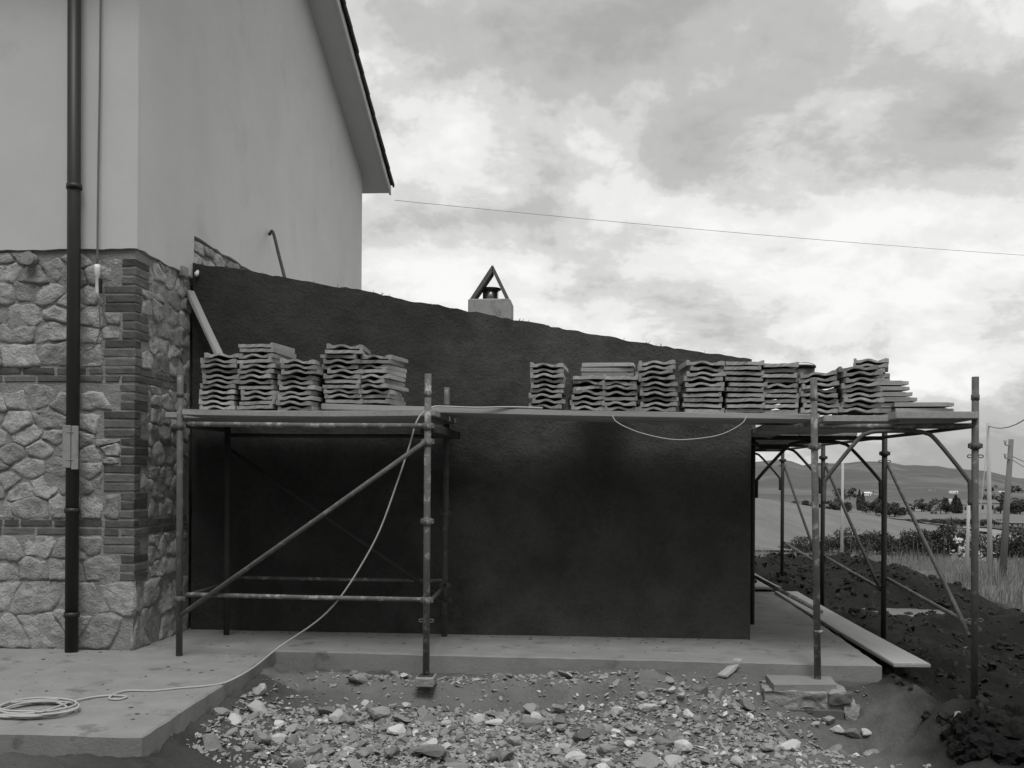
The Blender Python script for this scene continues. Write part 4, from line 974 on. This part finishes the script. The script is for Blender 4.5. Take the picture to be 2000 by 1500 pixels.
def spots(n, floor=0.0):
    out = []
    while len(out) < n:
        x = rng.uniform(-2.6, 2.3, 4000); y = rng.uniform(5.3, 7.4, 4000); z = terrain(x, y); px, py = proj(x, y, z)
        ok = (rng.random(4000) < density_np(px, py) + floor) & ~((x < -2.2) | (y > 7.28) | (x > 1.75 + 0.25 * np.sin(y * 9)))
        out += [Vector(q) for q in zip(x[ok].tolist(), y[ok].tolist(), z[ok].tolist())]
    return out[:n]
for p in spots(285 - n_st):
    rock(p, None, random.choice((.05, .06, .07, .08, .09, .11, .13)) * random.uniform(.8, 1.2), random.random() < 0.13)
if False:
    tries += 1
    px_, py_ = random.uniform(370, 1740), random.uniform(1312, 1530)
    if random.random() < density(px_, py_):
        rock(px_, py_, random.choice((.05, .06, .07, .08, .10, .13)) * random.uniform(.8, 1.2), random.random() < 0.10); n_st += 1
fr = MB(); cnt = 0; lo_rocks = [rock_mesh(50 + s_, 1) for s_ in range(8)]
def scatter(mb, p, size, meshes, lift=0.2):
    M_ = T(p.x, p.y, p.z + size * lift * .5, random.uniform(0, 6.3), random.gauss(0, .4), random.gauss(0, .4), (size * .55, size * .55, size * .36))
    r_ = random.choice(meshes); mb.add([M_ @ v for v in r_.v], r_.f)
frw = MB()
for p in spots(9000, 0.22):
    scatter(frw if random.random() < 0.05 else fr, p, random.choice((.007, .010, .012, .016, .02, .028, .038)), lo_rocks)
for p in spots(4600):
    scatter(frw if random.random() < 0.07 else fr, p, random.uniform(.02, .065), lo_rocks, -0.1)
fr.build('rubble_fragments', M_RUB, None, kind='stuff', label='small grey chips strewn among the rubble', category='rubble')
frw.build('limestone_fragments', M_RUBW, None, kind='stuff', label='small white chips strewn among the rubble', category='rubble')
# pebbles and crumbs swept over the concrete
cr_ = MB()
for k in range(260):
    if random.random() < .45: x, y = random.uniform(-4.6, -2.3), random.uniform(5.05, 7.3)
    else: x, y = random.uniform(-3.2, 2.0), random.uniform(7.5, YA - .03) if random.random() < .4 else YA - abs(random.gauss(0, .12)) - .02
    s_ = random.choice((.004, .006, .009, .014)); r_ = random.choice(lo_rocks); M_ = T(x, y, s_ * .2, random.uniform(0, 6), 0, 0, (s_, s_, s_ * .6)); cr_.add([M_ @ v for v in r_.v], r_.f)
cr_.build('crumbs', M_CLAY, None, kind='stuff', label='mortar crumbs scattered on the concrete path', category='crumbs')
# dark soil clods
CLM = []; CLV = []
for s_ in range(7):
    bm = bmesh.new(); bmesh.ops.create_icosphere(bm, subdivisions=3, radius=1)
    vs = []
    for v in bm.verts:
        p = v.co; k_ = 1 + 0.55 * mnoise.noise(p * 1.5 + Vector((s_ * 7, 0, 0))) + 0.40 * mnoise.noise(p * 3.3 + Vector((0, s_ * 5, 0))) + 0.22 * mnoise.noise(p * 8 + Vector((0, 0, s_)))
        vs.append(p * k_)
    bm.verts.index_update(); fs = [tuple(v.index for v in f.verts) for f in bm.faces]; bm.free()
    mb = MB(); mb.add(vs, fs); CLM.append(mb.mesh('soil_clod', M_CLOD, Vector((0, 0, 0)))); CLV.append(mb)
clods = [(1880, 1420, .11), (1915, 1415, .13), (1950, 1425, .15), (1985, 1412, .14), (1905, 1442, .15), (1935, 1450, .12), (1945, 1470, .17), (1990, 1455, .16), (1870, 1470, .08), (2020, 1440, .2), (1925, 1398, .09), (1968, 1488, .12), (1960, 1398, .09), (1850, 1440, .07), (1895, 1465, .10), (1915, 1480, .08), (1972, 1438, .10), (2005, 1480, .14), (1938, 1408, .07), (1862, 1452, .06), (1885, 1490, .07)]
for px_, py_, sz in clods:
    p = hit(px_, py_)
    o = bpy.data.objects.new('soil_clod', random.choice(CLM)); COL.objects.link(o); o.location = (p.x, p.y, p.z + sz * .12); o.scale = (sz * .62, sz * .55, sz * .5); o.rotation_euler = (random.uniform(-.4, .4), random.uniform(-.4, .4), random.uniform(0, 6))
    o['label'] = ('large dark clod' if sz > .125 else 'middling dark clod' if sz > .085 else 'small dark clod') + ' of turned earth near the foot of the outer scaffold pole'; o['category'] = 'clod'; o['group'] = 'clods of earth by the outer pole'
sm = MB(); clo = [MB() for _ in range(4)]
for i in range(4): clo[i].add([v * 1.0 for v in lo_rocks[i].v], lo_rocks[i].f)
sx_ = rng.uniform(2.1, 4.9, 1900); sy_ = rng.uniform(5.6, 17.2, 1900); sz_ = terrain(sx_, sy_)
for x, y, z_ in zip(sx_.tolist(), sy_.tolist(), sz_.tolist()):
    s_ = abs(random.gauss(0, .022)) + .008
    M_ = T(x, y, z_ + s_ * .1, random.uniform(0, 6), random.uniform(-1, 1), random.uniform(-1, 1), (s_, s_, s_ * .8)); r_ = random.choice(clo); sm.add([M_ @ v for v in r_.v], r_.f)
for k in range(260):
    x = random.uniform(2.1, 4.8); y = random.uniform(5.8, 17.0); s_ = random.uniform(.025, .07); r_ = random.choice(CLV)
    M_ = T(x, y, tz(x, y) - s_ * .1, random.uniform(0, 6), random.uniform(-1, 1), random.uniform(-1, 1), (s_, s_, s_ * .7)); sm.add([M_ @ v for v in r_.v], r_.f)
sm.build('soil_crumbs', M_CLOD, None, kind='stuff', label='dark crumbly soil over the terrace', category='soil')

# ------------------------------------------------------------------ landscape beyond
def draped(name, outline, m, lift, n=40, kind='structure'):
    """outline: ground points (x, y); filled as a grid strip between its left and right chains."""
    Lc, Rc = outline; mb = MB(); vs = []; k = len(Lc); w_ = 14
    tt = np.linspace(0, 1, w_ + 1)[None, :]; La, Ra = np.array(Lc), np.array(Rc)
    gx_ = La[:, :1] + (Ra[:, :1] - La[:, :1]) * tt; gy_ = La[:, 1:] + (Ra[:, 1:] - La[:, 1:]) * tt
    vs = np.stack([gx_, gy_, terrain(gx_, gy_) + lift], -1).reshape(-1, 3).tolist()
    fs = [(i * (w_ + 1) + j, i * (w_ + 1) + j + 1, (i + 1) * (w_ + 1) + j + 1, (i + 1) * (w_ + 1) + j) for i in range(k - 1) for j in range(w_)]
    mb.add(vs, fs, True); return mb.build(name, m, None, kind=kind)
def lerp_line(P, n): 
    Q = smooth_path([(p[0], p[1], 0) for p in P], max(2, n // (len(P) - 1))); return [(q.x, q.y) for q in Q]
draped('ploughed_field', (lerp_line([(-12, 52), (-14, 90), (-16, 150)], 40), lerp_line([(17, 52), (30, 90), (33, 150)], 40)), M_FIELD, 0.12)
draped('country_road', (lerp_line([(20.5, 55), (33.0, 88), (36, 120), (33, 150), (20, 165)], 48), lerp_line([(23.0, 54), (36.5, 86), (40.5, 120), (38, 153), (22, 172)], 48)), M_TRACK, 0.16)
draped('dark_field', (lerp_line([(29, 62), (46, 100), (52, 150)], 40), lerp_line([(70, 62), (100, 100), (130, 150)], 40)), M_FIELD2, 0.14)
draped('field', (lerp_line([(40, 190), (60, 330)], 40), lerp_line([(200, 190), (340, 330)], 40)), M_FIELD, 0.2)

# tall grass between the terrace and the hedge
def blades(name, count, area_f, h, w, m, label):
    r = np.random.default_rng(5); vs = []; fs = []
    P = np.array([area_f(r) for _ in range(count)]); PZ_ = terrain(P[:, 0], P[:, 1]); GN = fbm(P[:, 0] * 0.8, P[:, 1] * 0.8, 3, 300)
    for i in range(count):
        x, y = float(P[i, 0]), float(P[i, 1]); z_ = float(PZ_[i]); hh = h * r.uniform(.4, 1.15) * (0.75 + 1.3 * float(GN[i])); a = r.uniform(0, 6.28); ww = w * r.uniform(.6, 1.4); bend = r.normal(0, .40) * hh; ba = r.uniform(0, 6.28)
        dx, dy = ww * math.cos(a), ww * math.sin(a); bx_, by_ = bend * math.cos(ba), bend * math.sin(ba); o = len(vs)
        vs += [(x - dx, y - dy, z_ - .03), (x + dx, y + dy, z_ - .03), (x + dx * .7 + bx_ * .4, y + dy * .7 + by_ * .4, z_ + hh * .6), (x - dx * .7 + bx_ * .4, y - dy * .7 + by_ * .4, z_ + hh * .6), (x + bx_, y + by_, z_ + hh)]
        fs += [(o, o + 1, o + 2, o + 3), (o + 3, o + 2, o + 4)]
    mb = MB(); mb.v = [Vector(v) for v in vs]; mb.f = fs; mb.sm = [False] * len(fs); return mb.build(name, m, None, kind='stuff', label=label, category='grass')
def ga(r):
    while True:
        y = 8 + 36 * r.random() ** 0.8; x = r.uniform(1.5, 4 + y * 0.50)
        if max(x - 4.9, y - 17.6) > 0.1: return x, y
blades('tall_grass', 26000, ga, 0.42, 0.006, M_GRASS, 'tall dry grass on the slope below the terrace')
def leafy(center, rad, count, leaf, r, hole=0.0):
    vs = []; fs = []; cx_, cy_, cz_ = center
    cl = [(r.normal(0, .45), r.normal(0, .45), r.normal(0, .42), r.uniform(.28, .55)) for _ in range(12)]
    for i in range(count):
        c = cl[int(r.integers(len(cl)))]; u = r.normal(0, 1, 3); u /= np.linalg.norm(u); q = c[3] * r.random() ** 0.4
        p = np.array([cx_ + rad[0] * (c[0] + u[0] * q), cy_ + rad[1] * (c[1] + u[1] * q), cz_ + rad[2] * (c[2] + u[2] * q)])
        a = r.normal(0, 1, 3); a /= np.linalg.norm(a); b = np.cross(a, r.normal(0, 1, 3)); b /= np.linalg.norm(b) + 1e-9; l = leaf * r.uniform(.6, 1.4); o = len(vs)
        vs += [tuple(p - a * l), tuple(p + b * l * .5), tuple(p + a * l), tuple(p - b * l * .5)]; fs.append((o, o + 1, o + 2, o + 3))
    return vs, fs
def plant_meshes(kind, rad, count, leaf, seeds, m=M_LEAF):
    out = []
    for s_ in seeds:
        r = np.random.default_rng(s_)
        if kind == 'cypress':
            vs = []; fs = []
            for i in range(count):
                t = r.random(); a = r.uniform(0, 6.28); q = rad[0] * (0.25 + .75 * math.sin(math.pi * min(1, (t * .8 + .2)))) * (1 - t) ** .35 * r.uniform(.6, 1.05)
                p = np.array([q * math.cos(a), q * math.sin(a), 0.3 + t * rad[2] * 2]); d = np.array([r.normal(0, .25), r.normal(0, .25), 1]); b = r.normal(0, 1, 3); l = leaf * r.uniform(.6, 1.3); o = len(vs)
                vs += [tuple(p - d * l), tuple(p + b * l * .3), tuple(p + d * l), tuple(p - b * l * .3)]; fs.append((o, o + 1, o + 2, o + 3))
        else:
            vs, fs = leafy((0, 0, rad[2] * 1.15), rad, count, leaf, r)
            mz = min(v[2] for v in vs)
            vs = [(v[0], v[1], v[2] if v[2] > 0.05 else 0.05 + abs(v[2]) * .2) for v in vs]
        mb = MB(); mb.add(vs, fs); cr = mb.mesh('crown', m, Vector((0, 0, 0)))
        tr = MB(); hgt = rad[2] * (1.6 if kind != 'cypress' else 1.7); R_ = max(.03, rad[0] * .07)
        tr.tube([(0, 0, -.2), (R_ * .4, 0, hgt * .35), (0, R_ * .5, hgt * .7), (0, 0, hgt)], [R_, R_ * .8, R_ * .55, R_ * .15], 7)
        for b_ in range(4):
            a = b_ * 1.57 + s_; h0 = hgt * (.3 + .12 * b_); tr.tube([(0, 0, h0), (rad[0] * .3 * math.cos(a), rad[0] * .3 * math.sin(a), h0 + rad[2] * .3), (rad[0] * .55 * math.cos(a), rad[0] * .55 * math.sin(a), h0 + rad[2] * .45)], [R_ * .5, R_ * .3, R_ * .08], 5)
        out.append((cr, tr.mesh('trunk', M_BARK, Vector((0, 0, 0)))))
    return out
def plant(name, meshes, p, scale, label, category, group):
    o = thing(name, (p.x, p.y, p.z), label, category, group); o.rotation_euler.z = random.uniform(0, 6.3); o.scale = scale
    for nm, me in zip(('crown', 'trunk'), meshes):
        c = bpy.data.objects.new(nm, me); COL.objects.link(c); c.parent = o
    return o
SHR = plant_meshes('shrub', (1.0, 1.0, .62), 1500, .065, (1, 2, 3))
shr = [(1560, 43, .75, .7), (1590, 42, .8, .7), (1618, 43, .9, .75), (1648, 42, 1.0, .95), (1676, 43, 1.0, 1.05), (1700, 42, .95, .95), (1726, 44, 1.0, .95), (1752, 43, 1.0, .95), (1780, 42, 1.05, 1.0), (1806, 43, 1.05, 1.05), (1830, 42, 1.05, 1.2), (1852, 43, 1.0, 1.45), (1876, 44, .9, .8), (1922, 44, .9, .75), (1955, 42, 1.1, 1.05), (1985, 41, 1.2, 1.3), (2015, 42, 1.2, 1.3), (2060, 42, 1.2, 1.2), (2110, 42, 1.2, 1.1)]
for i, (px_, Y_, sx, sz) in enumerate(shr):
    p = at_dist(px_, Y_); plant('shrub', SHR[i % 3], p, (sx * .8, sx * .8, sz * .82), ('tallest dark shrub of the hedge row, next to the white blossom' if px_ == 1852 else 'low dark shrub of the hedge row before the ploughed field' if px_ < 1640 else 'dark shrub of the hedge row between the thin pale post and the dark field' if px_ < 1745 else 'dark shrub of the hedge row leading up to the white blossom' if px_ < 1860 else 'small dark shrub mixed with the white blossom' if px_ < 1940 else 'big dark shrub behind the two utility poles'), 'shrub', 'shrubs of the hedge row')
WSH = plant_meshes('shrub', (.62, .62, .62), 130, .075, (8, 9), M_LEAFP)
for i, (px_, Y_, sc_, lb2) in enumerate(((1880, 41.0, .85, 'shrub with scattered white blossom between the hedge shrubs, beside the thin pale post'), (1926, 41.5, .8, 'shrub with scattered white blossom behind the tall pale pole'))):
    p = at_dist(px_, Y_); plant('blossom_shrub', WSH[i], p, (sc_, sc_, sc_ * 1.2), lb2, 'shrub', 'white blossoming shrubs')
# stakes in the grass
for k in range(26):
    px_ = 1640 + k * 13 + random.uniform(-5, 5); 
    p = at_dist(px_, 38.5 + random.uniform(-.6, .6)); h_ = random.uniform(.4, .85)
    MB().tube([(p.x, p.y, p.z - .1), (p.x + random.uniform(-.04, .04), p.y, p.z + h_)], 0.018, 6).build('vine_stake', M_BARK, None, label='thin wooden stake in the row along the foot of the hedge', category='stake', group='stakes along the hedge')
# posts and utility poles
def post(name, px_, Y_, ytop, r0, r1, m, label, ybase=None):
    p = at_dist(px_[0], Y_); t = PY(px_[1], ytop, Y_)
    o = thing(name, p, label, 'pole', None); MB().tube([p + Vector((0, 0, -.3)), p + (t - p) * .5, t], [r0, (r0 + r1) / 2, r1], 12).build('shaft', m, o); return o, p, t
post('boundary_post', (1645, 1646), 24, 905, .04, .028, M_CPOLE, 'thin pale post rising beyond the soil terrace next to the ploughed field')
post('boundary_post', (1889, 1892), 22, 985, .042, .030, M_CPOLE, 'short thin pale post in the grass beside the outer scaffold pole')
o, p, t = post('utility_pole', (1936, 1930), 21, 826, .055, .034, M_CPOLE, 'tall pale concrete utility pole standing in the dry grass')
MB().tube([p + Vector((.09, -.05, -.2)), p + Vector((.07, -.05, .55))], .03, 8).build('stub_stake', M_WPOLE, o)
MB().tube([PY(1931, 830, 21), PY(1905, 1110, 19.5)], .008, 6).build('guy_wire', M_WIRE, o)
o, p, t = post('utility_pole', (1958, 1975), 24, 858, .085, .055, M_WPOLE, 'leaning wooden utility pole with insulators beside the pale concrete pole')
for dz_ in (.15, .45): MB().tube([t + Vector((-.05, -.06, -dz_)), t + Vector((-.16, -.08, -dz_ + .02)), t + Vector((-.16, -.08, -dz_ + .12))], [.015, .015, .04], 8).build('insulator', M_CHIM, o)
def wire_to(a, b, sag, label):
    a = Vector(a); b = Vector(b); MB().tube([a + (b - a) * s_ - Vector((0, 0, sag * 4 * s_ * (1 - s_))) for s_ in [i / 12 for i in range(13)]], .012, 5).build('pole_wire', M_WIRE, None, label=label, category='wire')
wire_to(PY(1975, 890, 24), PY(2300, 900, 22), .4, 'upper wire leaving the leaning wooden pole')
wire_to(PY(1974, 896, 24), PY(2300, 990, 22), .3, 'lower wire leaving the leaning wooden pole')
wire_to(PY(1931, 832, 21), PY(2150, 620, 14), .5, 'wire climbing away from the top of the concrete pole')

# far trees and houses
def hillz(x, y):
    t = x / y; u = sstep(950, 2600, y); b = terrain(x, y) - 2.5 * (1 - sstep(900, 1050, y))
    return float(b * (1 - u) + (crest(np.array(t)) + 14 * fbm(np.array(t * 18), np.array(y * 0.006), 4, 70) * (1 - gauss(y, 2600, 160))) * u)
def on_hill(px_, py_):
    d = ray(px_, py_); t = 960.0
    while t < 2500:
        p = CAM + d * t
        if p.z < hillz(p.x, p.y): return Vector((p.x, p.y, hillz(p.x, p.y)))
        t += 8
    p = at_dist(px_, 1000); return p
TREE = plant_meshes('tree', (2.2, 2.2, 2.2), 900, .26, (21, 22, 23)); CYP = plant_meshes('cypress', (.75, .75, 3.4), 1100, .24, (31, 32))
trees = [(1552, 290, .8, .5), (1566, 295, 1.0, .55), (1582, 292, .9, .5), (1604, 290, .9, .5), (1628, 270, 1.0, .6), (1646, 266, 1.0, .75), (1656, 270, .8, .5), (1700, 265, .8, .6), (1712, 250, 1.1, .85), (1723, 246, 1.0, .8), (1738, 230, 1.0, .65), (1748, 226, .9, .6), (1765, 240, .8, .4), (1780, 280, .7, .45), (1800, 280, .9, .7), (1812, 284, .7, .5), (1838, 258, .9, .8), (1848, 256, .9, .75), (1940, 270, 1.2, 1.1), (1955, 274, 1.2, 1.1), (1975, 262, 1.2, .9), (1992, 258, 1.2, .85), (2020, 262, 1.2, .9), (2045, 262, 1.2, .9)]
for i, (px_, Y_, sx, sz) in enumerate(trees): plant('broadleaf_tree', TREE[i % 3], at_dist(px_, Y_), (sx, sx, sz), ('far dark tree at the top of the ploughed field' if px_ < 1620 else 'far dark tree behind the thin pale post' if px_ < 1660 else 'far dark tree in the clump beside the cypress pair' if px_ < 1755 else 'small far tree among the low sheds' if px_ < 1820 else 'far rounded tree beside the broad conifers' if px_ < 1900 else 'far rounded tree behind the utility poles'), 'tree', 'far field trees')
for px_, py_ in ((1660, 975), (1640, 977), (1975, 964), (1988, 963), (1935, 962)): plant('broadleaf_tree', TREE[px_ % 3], on_hill(px_, py_), (3.2, 3.2, 2.2), 'far dark tree on the foot of the hills', 'tree', 'trees at the foot of the hills')
for i, (px_, Y_, sc_) in enumerate(((1679, 285, .82), (1686, 286, .76))): plant('cypress_tree', CYP[i], at_dist(px_, Y_), (sc_ * 1.5, sc_ * 1.5, sc_), 'narrow dark cypress of the pair standing below the white farmhouse', 'tree', 'pair of cypresses')
for i, (px_, Y_, sc_) in enumerate(((1867, 262, .72), (1873, 263, .6))): plant('conifer_tree', CYP[i], at_dist(px_, Y_), (sc_ * 2.6, sc_ * 2.6, sc_ * .9), 'broad dark conifer beside the pale domed tank', 'tree', 'conifers by the domed tank')
for i in range(17):
    px_ = 1775 + i * 10.5; plant('hedge_bush', SHR[i % 3], at_dist(px_, 175 + random.uniform(-2, 2)), (1.5, 1.2, .55 + .25 * min(1, i / 8)), 'low dark bush in the far hedge above the dark field', 'bush', 'bushes of the far hedge')
def farm(name, p, w, d, h, rh, rz, wall, label, nwin=3):
    o = thing(name, p, label, 'house', None); R = T(p.x, p.y, p.z, rz)
    MB().box((-w / 2, -d / 2, -1.5), (w / 2, d / 2, h), R).build('wall', wall, o)
    e = .03 * w
    MB().add([R @ Vector(v) for v in ((-w / 2 - e, -d / 2 - e, h), (w / 2 + e, -d / 2 - e, h), (w / 2 + e, d / 2 + e, h), (-w / 2 - e, d / 2 + e, h), (-w / 2 - e, 0, h + rh), (w / 2 + e, 0, h + rh))],
             [(0, 1, 5, 4), (2, 3, 4, 5), (1, 2, 5), (3, 0, 4), (0, 3, 2, 1)]).build('roof', M_HROOF if wall is not M_HWHITE or rh > 1.5 else M_HWHITE, o)
    for i in range(nwin):
        x = -w / 2 + w * (i + .7) / (nwin + .4); q = w * .045; MB().box((x - q, -d / 2 - .06, h * .45), (x + q, -d / 2 + .05, h * .8), R).build('window', M_HGLASS, o)
    q = w * .05; MB().box((w * .3 - q, -d / 2 - .07, 0), (w * .3 + q, -d / 2 + .05, h * .6), R).build('door', M_HROOF, o)
farm('farmhouse', on_hill(1691, 968), 9, 7, 3.0, 1.2, .2, M_HWHITE, 'white farmhouse in the far cluster above the cypress pair')
farm('farmhouse', on_hill(1700, 965), 10, 7, 3.2, 2.0, -.3, M_HWHITE, 'dark-roofed white house behind the far white farmhouse')
farm('farmhouse', on_hill(1712, 966), 8, 6, 2.6, 1.8, .1, M_HWALL, 'grey farmhouse at the end of the far white cluster')
farm('farmhouse', at_dist(1920, 268), 6, 5, 2.9, .8, .1, M_HWALL, 'grey farmhouse partly behind the outer scaffold pole', 2)
farm('farmhouse', at_dist(1893, 270), 5, 5, 2.4, .8, -.1, M_HWALL, 'grey farmhouse with low roof beside the broad conifers', 3)
farm('barn', on_hill(1862, 964), 11, 5, 2.4, .6, .0, M_HWHITE, 'long bright white barn far out on the fields', 2)
farm('barn', on_hill(1956, 963), 9, 5, 2.0, .6, .1, M_HWHITE, 'long white barn far off between the two utility poles', 2)
farm('barn', on_hill(1818, 958), 10, 5, 2.0, .7, .0, M_HWALL, 'small lone barn high on the hill foot', 2)
farm('barn', at_dist(1790, 285), 5, 3, 1.1, .4, .0, M_HWHITE, 'low white shed among the small far trees', 2)
farm('barn', at_dist(1770, 290), 5, 3, 1.0, .4, .2, M_HWALL, 'low grey shed among the small far trees', 2)
dm = at_dist(1857, 290); zt_ = PY(1857, 974, 290).z; dome = MB(); q = 1.05
prof = [(dm.z - .5, q), (zt_ - q, q)] + [(zt_ - q + q * math.sin(a), max(q * math.cos(a), .03)) for a in [i * math.pi / 12 for i in range(1, 7)]]
dome.tube([(dm.x, dm.y, a) for a, b in prof], [b for a, b in prof], 20).build('storage_dome', M_CPOLE, None, label='pale domed storage tank rising behind the broad conifers', category='tank')

# added barn, unseen behind the viewpoint: keeps low sky off the shaded wall
barn = thing('sky_blocker_barn', (1.0, -12.0, -0.4), 'added dark barn block, unseen behind the viewpoint, keeping low sky off the annex', 'barn')
MB().box((-20, -17, -0.6), (22, -8.0, 9.2)).build('wall', M_MORTAR, barn)
MB().add([(-20.5, -17.5, 9.2), (22.5, -17.5, 9.2), (22.5, -7.5, 9.2), (-20.5, -7.5, 9.2), (-20.5, -12.5, 11.6), (22.5, -12.5, 11.6)], [(0, 1, 5, 4), (2, 3, 4, 5), (1, 2, 5), (3, 0, 4), (0, 3, 2, 1)]).build('roof', M_ROOFT, barn)
for x in (-12, -6, 6, 12): MB().box((x - .6, -8.06, 4.6), (x + .6, -7.95, 6.2)).build('window', M_HGLASS, barn)
MB().box((-1.8, -8.08, -0.4), (1.8, -7.94, 3.4)).build('door', M_BARK, barn)
